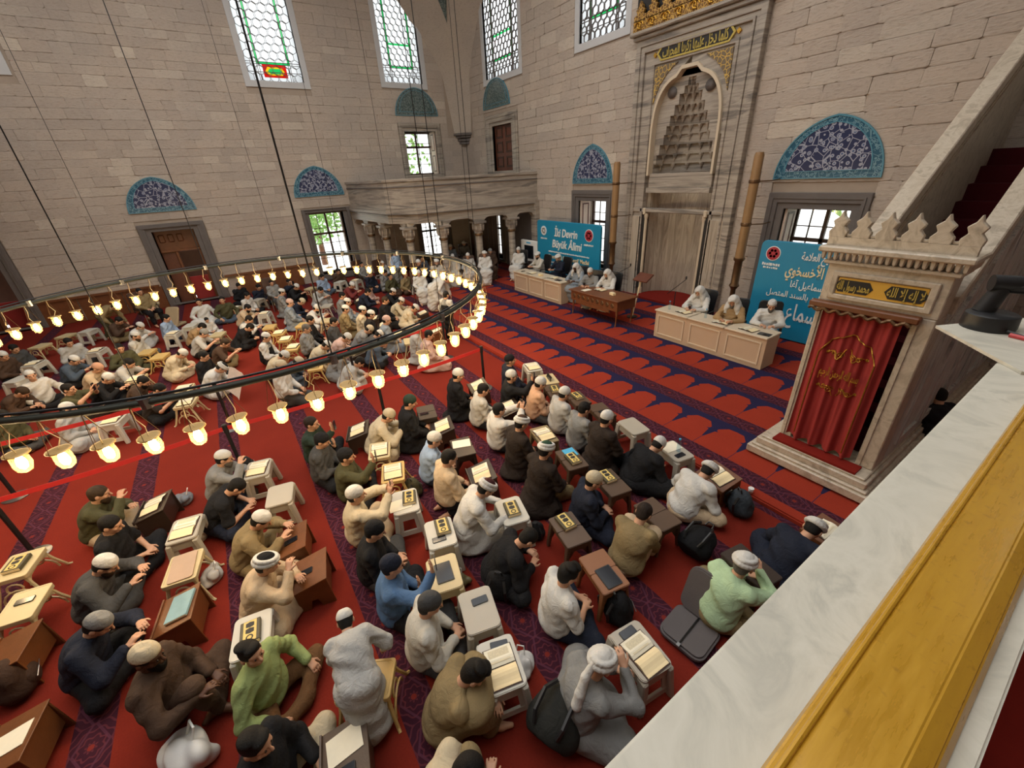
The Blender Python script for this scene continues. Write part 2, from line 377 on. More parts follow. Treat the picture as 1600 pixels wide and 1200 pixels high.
# openings: (s0, s1, z0, z1)
qop = [(-13.1, -11.6, .7, 3.1), (-5.5, -4.05, .7, 3.05), (-19.15, -17.55, 4.3, 6.15), (-19.4, -16.8, 7.95, 13.5), (-13.25, -11.2, 7.95, 13.5), (-9.85, -7.45, 0, 6.35), (-20.6, -18.8, .2, 2.3), (-.4, 2.2, 7.95, 13.5), (-6.0, -3.95, 8.3, 13.5)]
qso = [(-13.45, -11.25, 0, 3.47), (-5.9, -3.72, 0, 3.42), (-19.8, -17.0, 3.2, 6.6), (-19.6, -16.6, 7.78, 13.5), (-13.5, -11.0, 7.72, 13.5), (-10.6, -6.7, 0, 8.3), (-21.8, -20.9, 6.0, 9.0), (-20.9, -18.5, 0, 2.6), (-.6, 2.4, 7.78, 13.5), (-6.2, -3.7, 8.1, 13.5)]
lop = [(-2.15, -.8, 0, 2.85), (-7.9, -6.55, 0, 2.85), (3.6, 5.1, .3, 3.0), (8.7, 10.3, 4.35, 6.2), (2.75, 4.7, 7.9, 13.5), (8.15, 9.95, 8.1, 13.5), (-5.2, -4.1, 7.9, 13.5), (8.9, 10.3, .3, 2.3)]
lso = [(-2.55, -.38, 0, 3.14), (-8.3, -6.15, 0, 3.14), (3.3, 5.45, 0, 3.2), (8.4, 10.6, 3.9, 6.55), (2.55, 4.9, 7.7, 13.5), (7.95, 10.15, 7.95, 13.5), (-5.5, -3.8, 7.7, 13.5), (11.0, 12, 6.0, 9.0), (8.6, 10.6, 0, 2.6)]
wq = make_wall('wall_qibla', 'pale limestone qibla wall around the marble mihrab', fnQ, XL, 5.2, 12.6, qop, qso, 3)
wl = make_wall('wall_left', 'long limestone side wall with doorway and stained windows', fnL, -13, 12.0, 12.6, lop, lso, 5)

def arch_pts(w, h, n=14):
    # pointed arch outline, base at z=0 centred
    pts = []; r = (w * w / 4 + h * h) / w; 
    a1 = math.asin(min(1, h / r))
    for i in range(n + 1):
        a = a1 * i / n; pts.append((w / 2 - r + r * math.cos(a), r * math.sin(a)))
    left = [(-x, z) for x, z in pts[:-1]][::-1]
    return pts + left
def lunette(fn, s, z, w, h, label, mats=('tile_border', 'tile_centre')):
    base = fn(s, z, 0); r = empty('tile_lunette', base, label, 'tile panel', 'tiled lunettes above the windows and doors')
    f = lambda a, b, d: fn(s + a, z + b, d)
    o = arch_pts(w, h); k = .97; i1 = [(a * k, .02 + b * k * .985) for a, b in o]; i2 = [(a * .80, .15 + b * .775) for a, b in o]; i3 = [(a * .775, .165 + b * .75) for a, b in o]
    MB().ring(o, i1, f, -.075, .02).build('rim', M['tile_rim'], r); MB().ring(i1, i2, f, -.06, .02).build('border', M[mats[0]], r); MB().ring(i2, i3, f, -.07, .02).build('inner_rim', M['tile_rim'], r)
    MB().prism(i3, f, -.058, .02).build('centre_panel', M[mats[1]], r)
lunette(fnQ, -12.4, 3.70, 2.06, 1.27, 'blue floral tile lunette left of the mihrab')
lunette(fnQ, -4.8, 3.72, 2.22, 1.27, 'large blue floral tile lunette right of the mihrab')
lunette(fnQ, -18.65, 6.85, 2.2, 1.07, 'grey-green tile lunette above the brown balcony door', ('tile_green', 'tile_green'))
lunette(fnL, -1.5, 3.54, 2.12, 1.2, 'blue tile lunette above the open wooden doorway')
lunette(fnL, 4.27, 3.70, 2.12, 1.2, 'blue tile lunette beside the marble balcony')
lunette(fnL, 9.46, 6.83, 2.14, 1.12, 'grey-green tile lunette above the balcony window', ('tile_green', 'tile_green'))
lunette(fnL, -7.25, 3.54, 2.12, 1.2, 'blue tile lunette at the left edge of the photo')

def gilt():
    k = N('gilded_scrollwork'); v = k.pos(); e = k.vor(9, v, 'DISTANCE_TO_EDGE'); k.col(k.ramp(e, [(0, lin(214, 180, 90)), (.05, lin(190, 150, 66)), (.09, lin(112, 96, 74)), (1, lin(120, 104, 84))])); k.rough(.5); return k.m
M['gilt_scroll'] = gilt()
def gilt2():
    k = N('carved_gilding'); v = k.pos(); e = k.vor(13, v, 'DISTANCE_TO_EDGE'); k.col(k.ramp(e, [(0, lin(206, 166, 88)), (.07, lin(186, 142, 66)), (.13, lin(120, 84, 40)), (1, lin(96, 66, 34))])); k.rough(.45); k.b.inputs['Metallic'].default_value = .3; k.bump(e, .5, .02); return k.m
M['gilt_crest'] = gilt2()
def rect(a0, a1, b0, b1): return [(a0, b0), (a1, b0), (a1, b1), (a0, b1)]
wn_count = [0]
# remaining walls, and unseen ceilings added to shade the floor and upper walls
mb = MB(); mb.box(-22.8, 5.2, -13.9, -13.2, 0, 12.6)
tag(mb.build('wall_rear', M['stone']), 'limestone rear wall behind the camera', 'wall', kind='structure')
mb = MB(); mb.box(5.0, 5.6, -13.9, 13, 0, 12.6)
tag(mb.build('wall_right', M['stone']), 'limestone side wall to the right of the camera', 'wall', kind='structure')
mb = MB(); mb.box(.8, 5.0, -13.2, 2.2, 6.6, 6.9)
tag(mb.build('ceiling', M['plaster']), 'unseen ceiling slab added over the gallery to shade the foreground', 'ceiling', kind='structure')  # added out of view to cut skylight on the foreground floor
mb = MB(); mb.box(-21.8, .8, -13.2, -5.7, 7.2, 7.5)
tag(mb.build('ceiling_shade_rear', M['plaster']), 'unseen ceiling slab added over the rear hall to darken the floor', 'ceiling', kind='structure')  # added slab, never in view, keeps skylight off the rear floor
angs = sorted([2 * PI * k / 44 for k in range(44)] + [math.atan2(12 * (1 if b else -1.1), 13.6 * (1 if a else -.97)) % (2 * PI) for a in (0, 1) for b in (0, 1)])
def to_rect(a):
    c, s = math.cos(a), math.sin(a); t = min((13.6 if c > 0 else 13.2) / max(abs(c), 1e-6), (12.0 if s > 0 else 13.2) / max(abs(s), 1e-6)); return (-8.6 + c * t, s * t)
mb = MB(); mb.ring([to_rect(a) for a in angs], [(-8.6 + 9.6 * math.cos(a), 9.6 * math.sin(a)) for a in angs], lambda a, b, d: (a, b, d), 12.6, 13.0)
tag(mb.build('ceiling_shade_ring', M['plaster']), 'unseen flat ceiling ring added to dim the upper walls, open at the dome', 'ceiling', kind='structure')  # added overhead ring holds skylight back from the upper walls
M['carpet_shaded'] = simple('shaded_stair_carpet', lin(66, 16, 20), .95, .15, 5, .2, 70, world=True, spec=.1)  # stair red darkened: deep shade between the balustrades painted into the colour
def frame(fn, s0, s1, z0, z1, o0, o1, oz0, oz1, root, mat, d=-.10, step=True):
    MB().ring(rect(o0, o1, oz0, oz1), rect(s0 - .16, s1 + .16, z0 - (0.0 if z0 <= .31 else .1), z1 + .14), fn, d, .1).build('outer_frame', M[mat], root, bevel=.012)
    MB().ring(rect(s0 - .17, s1 + .17, z0 - (.0 if z0 <= .31 else .1), z1 + .15), rect(s0, s1, z0, z1), fn, d + .045, .55).build('inner_frame', M[mat], root, bevel=.012)
    MB().ring(rect(o0 + .09, o1 - .09, oz0 + .05, oz1 - .09), rect(o0 + .13, o1 - .13, oz0 + .09, oz1 - .13), fn, d - .025, .0).build('moulding', M[mat], root)
def glazing(fn, s0, s1, z0, z1, d, root, nx, nz, mat='wood_dark', bar=.025):
    MB().ring(rect(s0, s1, z0, z1), rect(s0 + .06, s1 - .06, z0 + .06, z1 - .06), fn, d, d + .07).build('sash', M[mat], root)
    zt = z0 + (z1 - z0) * .66; sm = (s0 + s1) / 2
    MB().prism(rect(s0, s1, zt - .045, zt + .045), fn, d - .01, d + .08).build('transom', M[mat], root)
    MB().prism(rect(sm - .04, sm + .04, z0, z1), fn, d - .01, d + .08).build('mullion', M[mat], root)
    for i in range(nx):
        for j in range(nz):
            a0 = s0 + (s1 - s0) * i / nx; a1 = s0 + (s1 - s0) * (i + 1) / nx; b0 = z0 + (z1 - z0) * j / nz; b1 = z0 + (z1 - z0) * (j + 1) / nz
            MB().prism(rect(a0 + .02, a1 - .02, b0 + .02, b1 - .02), fn, d + .04, d + .046).build('pane', M['glass'], root)
    mb = MB()
    for i in range(1, nx): q = s0 + (s1 - s0) * i / nx; mb.prism(rect(q - bar / 2, q + bar / 2, z0, z1), fn, d + .02, d + .06)
    for j in range(1, nz): q = z0 + (z1 - z0) * j / nz; mb.prism(rect(s0, s1, q - bar / 2, q + bar / 2), fn, d + .02, d + .06)
    mb.build('glazing_bars', M[mat], root)
def shutter(fn, s, z0, z1, wid, sgn, root, mat='wood_light', d0=.05):
    # leaf folded back against the reveal, perpendicular to the wall
    f = lambda a, b, d: fn(s + sgn * d, b, a)
    o = MB().prism(rect(d0, d0 + wid, z0, z1), f, 0, .05).build('shutter', M[mat], root)
    for b0, b1 in ((z0 + .1, z0 + (z1 - z0) * .45), (z0 + (z1 - z0) * .55, z1 - .1)):
        MB().ring(rect(d0 + .08, d0 + wid - .08, b0, b1), rect(d0 + .13, d0 + wid - .13, b0 + .05, b1 - .05), f, -.015, .06).build('panel_moulding', M['wood_red'], o)
    for k in range(3):
        q = f(d0 + wid * (.25 + .25 * k), z0 + (z1 - z0) * .5, 0)
        MB().lathe([(.0, -.03), (.022, -.03), (.022, .03), (0, .03)], 8, q, Matrix.Rotation(PI / 2, 3, 'Y')).build('stud', M['black'], o)
def window(fn, op, so, label, nx=4, nz=5, shut=None, gd=.62, mat='dark_stone', sh_mat='wood_light'):
    wn_count[0] += 1; base = fn((op[0] + op[1]) / 2, op[2], 0)
    r = empty('window_%d' % wn_count[0], base, label, 'window', kind='structure')
    frame(fn, *op, so[0], so[1], so[2], so[3], r, mat)
    glazing(fn, *op, gd, r, nx, nz)
    if shut == 'low': shutter(fn, op[0] + .01, op[2], op[3], .5, 1, r, sh_mat)
    if shut == 'high': shutter(fn, op[1] - .01, op[2], op[3], .5, -1, r, sh_mat)
    return r
window(fnQ, qop[1], qso[1][:2] + (.3, 3.42), 'grey stone window with open shutter behind the right banner', 4, 5, 'low', .7)
window(fnQ, qop[0], qso[0][:2] + (.3, 3.47), 'bright stone window with wooden shutter behind the left banner', 4, 5, 'low', .75, sh_mat='wood_light')
window(fnL, lop[2], (3.32, 5.42, 0.0, 3.18), 'tall sunlit window with trees outside beside the balcony', 4, 4, None, .35, 'dark_stone')
window(fnL, lop[3], (8.42, 10.55, 4.0, 6.55), 'bright window above the marble balcony rail', 2, 4, 'high', .6, 'marble')
window(fnL, lop[7], (8.65, 10.55, .1, 2.55), 'bright window under the balcony arches', 3, 4, 'high', .5, 'dark_stone')
window(fnQ, qop[6], (-20.85, -18.55, .1, 2.55), 'narrow bright window under the balcony by the dark curtain', 3, 4, None, .5, 'dark_stone')
# doors
def doorway(fn, op, so, n, label):
    base = fn((op[0] + op[1]) / 2, 0, 0); r = empty('door_%d' % n, base, label, 'door', kind='structure')
    frame(fn, *op, *so, r, 'dark_stone', -.14)
    f0, f1 = op[0], op[1]
    MB().prism(rect(f0, f1, op[3] - .75, op[3]), fn, .35, .5).build('wooden_header', M['wood'], r, bevel=.02)
    MB().prism(rect(f0, f1, op[3] - .83, op[3] - .72), fn, .28, .5).build('header_moulding', M['wood'], r, bevel=.02)
    MB().prism(rect(f0, f0 + .5, 0, op[3] - .8), fn, .38, .46).build('door_leaf', M['wood_red'], r, bevel=.01)
    MB().prism(rect(f0 + .46, f0 + .56, 0, op[3] - .78), fn, .3, .42).build('door_post', M['wood'], r, bevel=.02)
    MB().prism(rect(f1 - .1, f1, 0, op[3] - .78), fn, .3, .42).build('door_post', M['wood'], r, bevel=.02)
    for i in range(3): MB().prism(rect(f0 + .1 + .3 * i, f0 + .3 + .3 * i, op[3] - .45, op[3] - .15), fn, .31, .37).build('carved_boss', M['wood'], r, bevel=.03)
    MB().prism(rect(f0 - .3, f1 + .3, -.01, op[3] + .1), fn, 1.6, 1.7).build('vestibule_back', M['wood_dark'], r)
    MB().prism(rect(f0 + .56, f1 - .1, 0, .95), fn, .6, .66).build('red_curtain', M['red_cloth'], r)
    return r
doorway(fnL, lop[0], (-2.52, -.40, 0, 3.12), 1, 'open wooden doorway framed in dark stone in the left wall')
doorway(fnL, lop[1], (-8.28, -6.17, 0, 3.12), 2, 'dark wooden doorway at the left edge of the photo')
r = empty('door_3', fnQ(-18.35, 4.3, 0), 'brown double door above the marble balcony', 'door', kind='structure')
frame(fnQ, -19.15, -17.55, 4.3, 6.15, -19.72, -17.05, 4.0, 6.58, r, 'marble', -.08)
for i in range(2):
    lf = MB().prism(rect(-19.15 + .8 * i, -18.36 + .8 * i, 4.0, 6.15), fnQ, .12, .18).build('door_leaf', M['wood_red'], r, bevel=.01)
    for b in (4.45, 5.05, 5.65): MB().ring(rect(-19.03 + .8 * i, -18.48 + .8 * i, b, b + .45), rect(-18.95 + .8 * i, -18.56 + .8 * i, b + .08, b + .37), fnQ, .1, .14).build('panel_moulding', M['wood_dark'], lf)
# dark curtain and panelling under the balcony
r = empty('curtain', (-20.1, 11.55, 0), 'dark brown curtain hanging under the balcony arches', 'curtain')
MB().grid(lambda u, v: (-21.5 + 2.9 * u, 11.6 + .06 * math.sin(u * 60), 2.75 * v), 80, 1).build('drape', M['wood_dark'], r)
MB().tube([(-21.6, 11.6, 2.78), (-18.5, 11.6, 2.78)], .03).build('curtain_rail', M['bronze'], r)
# upper windows with pierced plaster lattice
def upper_window(fn, s0, s1, z0, z1, label, colour=False, dense=False):
    wn_count[0] += 1; base = fn((s0 + s1) / 2, z0, 0); r = empty('window_%d' % wn_count[0], base, label, 'window', kind='structure')
    MB().ring(rect(s0 - .22, s1 + .22, z0 - .22, z1 + .3), rect(s0, s1, z0, z1), fn, -.05, .0).build('plaster_frame', M['plaster'], r, bevel=.01)
    MB().ring(rect(s0 - .02, s1 + .02, z0 - .02, z1 + .02), rect(s0, s1, z0, z1), fn, -.02, .5).build('reveal', M['plaster'], r)
    zt = min(z1, z0 + 4.4); W = s1 - s0; d = .06
    i0, i1, iz = s0 + W * .23, s1 - W * .23, z0 + .62
    g = .07
    for (a0, a1, b0, b1) in ((i0 - g, i0, iz, zt), (i1, i1 + g, iz, zt), (i0 - g, i1 + g, iz - g, iz)):
        MB().prism(rect(a0, a1, b0, b1), fn, d, d + .012).build('green_pane', M['glass_g'], r)
    if dense: MB().prism(rect(i0 - g, i1 + g, iz + .75, iz + .75 + g), fn, d, d + .012).build('green_pane', M['glass_g'], r)
    if colour:
        c0, c1 = i0 + .1, i1 - .1
        o6 = [(c0, z0 + .33), (c0, z0 + .13), (c1, z0 + .13), (c1, z0 + .33), (c1, z0 + .54), (c0, z0 + .54)]
        h1 = [(c0 + .08, z0 + .33), (c0 + .18, z0 + .20), (c1 - .18, z0 + .20), (c1 - .08, z0 + .33), (c1 - .18, z0 + .47), (c0 + .18, z0 + .47)]
        h2 = [(c0 + .17, z0 + .33), (c0 + .25, z0 + .25), (c1 - .25, z0 + .25), (c1 - .17, z0 + .33), (c1 - .25, z0 + .42), (c0 + .25, z0 + .42)]
        MB().ring(o6, h1, fn, d - .004, d + .012).build('red_pane', M['glass_r'], r); MB().ring(h1, h2, fn, d - .004, d + .012).build('yellow_pane', M['glass_y'], r); MB().prism(h2, fn, d - .004, d + .012).build('green_pane', M['glass_g'], r)
    MB().prism(rect(s0, s1, z0, zt), fn, d + .03, d + .04).build('back_pane', M['frosted'], r)
    lat = MB(); bw = .014
    for a in (i0 - g, i0, i1, i1 + g): lat.prism(rect(a - bw / 2, a + bw / 2, z0, zt), fn, d - .02, d + .03)
    for b in (iz - g, iz, z0 + .3): lat.prism(rect(s0, s1, b - bw / 2, b + bw / 2), fn, d - .02, d + .03)
    p = .30 if not dense else .26
    def hexring(cs, cz, rr):
        pts = [(cs + rr * math.cos(PI / 3 * k + PI / 6), cz + rr * math.sin(PI / 3 * k + PI / 6)) for k in range(6)]
        pin = [(cs + (rr - .014) * math.cos(PI / 3 * k + PI / 6), cz + (rr - .014) * math.sin(PI / 3 * k + PI / 6)) for k in range(6)]
        lat.ring(pts, pin, fn, d - .015, d + .025)
    row = 0; z = z0 + .12
    while z < zt:
        s = s0 + (p / 2 if row % 2 else 0)
        while s <= s1 + .01:
            if s0 + .1 < s < s1 - .1: hexring(s, z, p * .52)
            s += p
        z += p * .8; row += 1
    o = lat.build('lattice', M['dark_stone'], r); o['kind'] = 'stuff'
upper_window(fnL, *lop[4], 'stained lattice window with red and green medallion', True)
upper_window(fnL, *lop[5], 'tall lattice window with green bands next to the corner', False, True)
upper_window(fnL, *lop[6], 'pale lattice window at the top left edge')
upper_window(fnQ, *qop[3], 'narrow lattice window right of the corner pendentive', False, True)
upper_window(fnQ, *qop[4], 'lattice window with green panes left of the gilded crest', False, True)
upper_window(fnQ, *qop[7], 'lattice window high above the minbar', False, True)
upper_window(fnQ, *qop[8], 'lattice window right of the gilded crest', False, True)
# pendentive in the corner
def pend(z):
    t = [(6.1, .62), (8.3, .95), (9.2, 1.4), (10.2, 2.1), (11.3, 3.0), (12.6, 4.4)]
    for (za, a), (zb, b) in zip(t, t[1:]):
        if za <= z <= zb: return a + (b - a) * (z - za) / (zb - za)
    return 4.4
def pf(u, v):
    z = 6.1 + 6.5 * v; a = pend(z); bul = .18 * a * math.sin(PI * u)
    x, y = XL + a * u, YQ - a * (1 - u); return (x - bul * .3 + .0, y + bul * .3, z)
pe = tag(MB().grid(pf, 16, 40).build('wall_pendentive', M['stone'], smooth=True), 'stone pendentive filling the corner between the two walls', 'wall', kind='structure')
MB().grid(lambda u, v: tuple(Vector(pf(.5 + (u - .5) * .34 * v, .63 + .37 * v)) + Vector((.03, -.03, 0))), 4, 12).build('painted_triangle', M['tile_green'], pe)
br = MB()
for k, (z, a) in enumerate(((5.62, .42), (5.75, .5), (5.9, .58), (6.0, .7))):
    br.prism([(XL, YQ), (XL, YQ - a), (XL + a * .5, YQ - a * .75), (XL + a * .75, YQ - a * .5), (XL + a, YQ)], lambda a_, b_, d: (a_, b_, d), z, z + .11)
br.build('corner_bracket', M['dark_stone'], pe, bevel=.02)
# wainscot bench along the left wall
r = empty('wooden_dado', (XL + .1, -3.0, 0), 'low brown wooden dado along the left wall', 'panelling')
for k in range(9):
    a = -9.0 + 1.3 * k
    if -2.6 < a + .6 < -.3 or -8.4 < a + .6 < -6.0: continue
    MB().box(XL + .02, XL + .1, a, a + 1.27, 0, .85).build('panel', M['wood'], r, bevel=.01)
MB().box(XL + .02, XL + .16, -.35, 3.3, .85, .92).build('cap_rail', M['wood'], r); MB().box(XL + .02, XL + .16, -6.1, -2.6, .85, .92).build('cap_rail', M['wood'], r)

# ---------------------------------------------------------------- corner balcony on columns
r = empty('corner_balcony', (-16, 6.5, 0), 'marble corner balcony on columns with carved capitals', 'balcony')
BP = [(XL, 5.5), (-17.3, 5.75), (-16.15, 6.5), (-15.75, 12.0)]
def strip(off0, off1, z0, z1, name, mat):
    mb = MB()
    def offs(o): return [(XL, 5.5 - o), (-17.3 + o * .3, 5.75 - o), (-16.15 + o, 6.5 - o * .4), (-15.75 + o, 12.0)]
    A, B = offs(off0), offs(off1)
    for i in range(3):
        mb.add([(*A[i], z0), (*A[i + 1], z0), (*A[i + 1], z1), (*A[i], z1), (*B[i], z0), (*B[i + 1], z0), (*B[i + 1], z1), (*B[i], z1)], [(0, 1, 2, 3), (4, 7, 6, 5), (0, 4, 5, 1), (3, 2, 6, 7), (0, 3, 7, 4), (1, 5, 6, 2)])
    return mb.build(name, M[mat], r, bevel=.008)
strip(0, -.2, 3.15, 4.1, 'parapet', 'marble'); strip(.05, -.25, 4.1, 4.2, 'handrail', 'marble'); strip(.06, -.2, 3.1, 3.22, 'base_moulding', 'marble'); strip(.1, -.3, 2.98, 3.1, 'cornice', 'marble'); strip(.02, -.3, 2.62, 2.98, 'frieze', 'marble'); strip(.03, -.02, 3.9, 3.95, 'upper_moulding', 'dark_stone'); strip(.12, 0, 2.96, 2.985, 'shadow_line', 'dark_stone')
MB().prism([(XL, 5.5), (-17.3, 5.75), (-16.15, 6.5), (-15.75, 12.0), (XL, 12.0)], lambda a, b, d: (a, b, d), 2.9, 3.15).build('deck', M['marble'], r)
MB().box(-15.95, -15.6, 11.75, 12.0, 0, 3.1).build('end_pilaster', M['marble'], r); MB().box(-18.3, -15.95, 11.85, 11.97, 0, 2.75).build('back_panel', M['dark_stone'], r)
cols = [(-16.0, 7.4), (-15.95, 9.0), (-15.85, 10.6), (-16.7, 6.25), (-18.4, 5.85), (-20.2, 5.75)]
for cx, cy in cols:
    c = MB().lathe([(.19, 0), (.19, .1), (.15, .16), (.145, 1.9), (.15, 1.95)], 18, (cx, cy, 0)).build('column', M['marble'], r, smooth=True, angle=.6)
    cap = MB().lathe([(.16, 1.95), (.17, 2.02), (.17, 2.08), (.2, 2.16), (.24, 2.3), (.25, 2.42)], 8, (cx, cy, 0)).build('capital', M['marble'], c)
    MB().lathe([(.175, 1.93), (.185, 1.96), (.185, 2.0), (.175, 2.03)], 18, (cx, cy, 0)).build('bronze_collar', M['bronze'], c)
    MB().box(cx - .26, cx + .26, cy - .26, cy + .26, 2.42, 2.5).build('abacus', M['marble'], c)
    for k in range(8):
        a = k * PI / 4; MB().lathe([(.0, 2.1), (.04, 2.2), (.05, 2.36), (0, 2.42)], 6, (cx + .22 * math.cos(a), cy + .22 * math.sin(a), 0)).build('carved_leaf', M['marble'], c)
def archspan(p, q):
    A, B = Vector((*p, 0)), Vector((*q, 0)); L = (B - A).length; t = (B - A) / L; nrm = Vector((t.y, -t.x, 0))
    pts = [(0, 2.66), (0, 2.48)]; n = 10
    pts += [(.2 + (L - .4) * i / n, 2.48 + .2 * math.sqrt(max(0, 1 - (2 * i / n - 1) ** 2)) * (1 if i not in (0, n) else 0) - (.0)) for i in range(n + 1)]
    pts += [(L, 2.48), (L, 2.66)]
    pts = [pts[0]] + [pts[1]] + pts[2:]
    MB().prism(pts, lambda a, b, d: tuple(A + t * a + nrm * d + Vector((0, 0, b))), -.14, .14).build('arch', M['marble'], r)
seq = [(-20.2, 5.75), (-18.4, 5.85), (-16.7, 6.25), (-16.0, 7.4), (-15.95, 9.0), (-15.85, 10.6), (-15.8, 11.9)]
for a, b in zip(seq, seq[1:]): archspan(a, b)
archspan((XL, 5.65), seq[0])

# ---------------------------------------------------------------- mihrab
r = empty('mihrab', (-8.65, 11.9, 0), 'tall grey marble mihrab niche with muqarnas hood and gilded inscription', 'mihrab')
mx0, mx1, mzt = -10.55, -6.75, 7.42; fm = lambda a, b, d: (a, 12 + d, b)
def nest(a0, a1, zt, b0, b1, zt2, d0, d1, name, mat='marble'):
    # inverted U between two outlines down to the floor
    MB().prism([(a0, 0), (a0, zt), (a1, zt), (a1, 0), (b1, 0), (b1, zt2), (b0, zt2), (b0, 0)], fm, d0, d1).build(name, M[mat], r, bevel=.01)
nest(mx0, mx1, mzt, mx0 + .16, mx1 - .16, mzt - .16, -.2, .1, 'outer_moulding'); nest(mx0 + .16, mx1 - .16, mzt - .16, mx0 + .26, mx1 - .26, mzt - .26, -.16, .1, 'second_moulding'); nest(mx0 + .26, mx1 - .26, mzt - .26, mx0 + .32, mx1 - .32, mzt - .32, -.2, .1, 'third_moulding')
nest(mx0 + .32, mx1 - .32, mzt - .32, -9.92, -7.38, 6.82, -.13, .1, 'marble_surround'); nest(-9.95, -7.35, 6.86, -9.86, -7.44, 6.75, -.17, .1, 'inner_moulding')
MB().box(mx0 - .08, mx1 + .08, 11.72, 12.1, mzt, mzt + .1).build('cornice', M['marble'], r, bevel=.02); MB().box(mx0 - .16, mx1 + .16, 11.62, 12.1, mzt + .1, mzt + .2).build('cornice', M['marble'], r, bevel=.03)
# spandrel with rounded arch; flat inner field with stepped opening
ca, cw, ch = -8.65, 1.2, 4.85
n = 18; n = 26; sq = lambda q, e: math.copysign(abs(q) ** e, q)
arc = [(ca + 1.14 * sq(math.cos(PI - PI * i / n), .72), ch + 1.6 * sq(math.sin(PI * i / n), .72)) for i in range(n + 1)]
arc = [(a, b) if abs(a - ca) > .34 else (a, 6.58) for a, b in arc]
MB().prism([(-9.86, ch), (-9.86, 6.76), (-8.65, 6.76)] + [p for p in arc if p[0] <= ca][::-1], fm, -.12, .1).build('spandrel', M['marble'], r); MB().prism([(-7.44, ch), (-7.44, 6.76), (-8.65, 6.76)] + [p for p in arc if p[0] >= ca], fm, -.12, .1).build('spandrel', M['marble'], r)
arc2 = [(ca + (a - ca) * .94, ch + (b - ch) * .95) for a, b in arc]
MB().prism([(-9.79, 3.9)] + arc + [(-7.51, 3.9), (-7.58, 3.9)] + arc2[::-1] + [(-9.72, 3.9)], fm, -.2, .05).build('arch_moulding', M['beige_edge'], r)
for sg in (-1, 1):
    pts = [(ca + sg * 1.17, 5.8), (ca + sg * 1.17, 6.70), (ca + sg * .42, 6.70), (ca + sg * .72, 6.52), (ca + sg * .98, 6.25), (ca + sg * 1.1, 6.0)]
    MB().prism(pts, fm, -.15, -.1).build('gilded_spandrel', M['gilt_scroll'], r)
    bs = MB(); bs.lathe([(0, -.16), (.07, -.14), (.12, -.09), (.15, 0)], 14, (ca + sg * .60, 11.96, 6.02), Matrix.Rotation(-PI / 2, 3, 'X') @ Matrix.Rotation(PI, 3, 'X')); 
    b_ = bs.build('openwork_boss', M['dark_stone'], r, smooth=True)
M_ = 0
tiers = [(3.95, 1.06), (4.2, .96), (4.45, .88), (4.72, .76), (4.98, .70), (5.2, .60), (5.45, .48), (5.7, .36), (5.95, .22), (6.12, .12), (6.3, 0)]
field = MB()
for (za, wa), (zb, wb) in zip(tiers, tiers[1:]):
    for sg in (-1, 1):
        a, b = sorted((ca + sg * wa, ca + sg * 1.18)); field.box(a, b, 12.0, 12.12, za, zb + .001)
field.box(ca - 1.18, ca + 1.18, 12.0, 12.12, 6.3, 6.6); field.build('hood_field', M['marble'], r)
for ti, ((za, wa), (zb, wb)) in enumerate(zip(tiers, tiers[1:])):
    if wb < .05: wb = .05
    n = 10; mb = MB(); out = [(ca + (wa + .28) * math.cos(PI * i / n), 12.08 + (wa + .28) * .85 * math.sin(PI * i / n)) for i in range(n + 1)]; inn = [(ca + wa * math.cos(PI * i / n), 12.08 + wa * .85 * math.sin(PI * i / n)) for i in range(n + 1)]
    mb.prism(out + inn[::-1], lambda a, b, d: (a, b, d), za, zb); mb.build('hood_tier', M['marble'], r)
    m_ = 7 if wa > .4 else 4
    for i in range(m_):
        a = PI * (i + .5) / m_; w2 = (wa + wb) / 2
        MB().lathe([(0, zb - .2), (.035, zb - .1), (.075, zb - .02), (.075, zb)], 6, (ca + w2 * math.cos(a), 12.08 + w2 * .85 * math.sin(a), 0)).build('muqarnas_cell', M['marble'], r)
nb = MB(); n = 8; o_ = [(ca + 1.5 * math.cos(PI * i / n), 12.06 + 1.3 * math.sin(PI * i / n)) for i in range(n + 1)]; i_ = [(ca + 1.08 * math.cos(PI * i / n), 12.06 + .95 * math.sin(PI * i / n)) for i in range(n + 1)]
nb.prism(o_ + i_[::-1], lambda a, b, d: (a, b, d), 0, 3.95); nb.build('niche_wall', M['marble_v'], r)
for sg in (-1, 1):
    MB().box(ca + sg * 1.16 - .06, ca + sg * 1.16 + .06, 11.86, 12.06, .3, 2.75).build('dark_strip', M['black_ground'], r)
    MB().box(*sorted((ca + sg * 1.24, ca + sg * 1.68)), 11.83, 12.05, 0, 2.7).build('lower_panel', M['marble_v'], r, bevel=.01)
    MB().box(*sorted((ca + sg * 1.05, ca + sg * 1.16)), 11.8, 12.05, 2.75, 2.95).build('colonnette_capital', M['beige_edge'], r, bevel=.02)
    MB().lathe([(.07, .1), (.07, .3), (.05, .35), (.05, 2.6), (.07, 2.7), (.07, 2.78)], 10, (ca + sg * 1.06, 11.9, 0)).build('colonnette', M['beige_edge'], r)
MB().box(ca - 1.12, ca + 1.12, 11.82, 12.06, 3.4, 3.55).build('niche_lintel', M['marble'], r, bevel=.01); MB().box(ca - 1.1, ca + 1.1, 11.9, 12.03, 3.55, 3.95).build('hood_base', M['marble'], r, bevel=.01)
MB().box(ca - 1.75, ca + 1.75, 11.83, 12.0, 2.82, 2.95).build('string_course', M['marble'], r, bevel=.02)
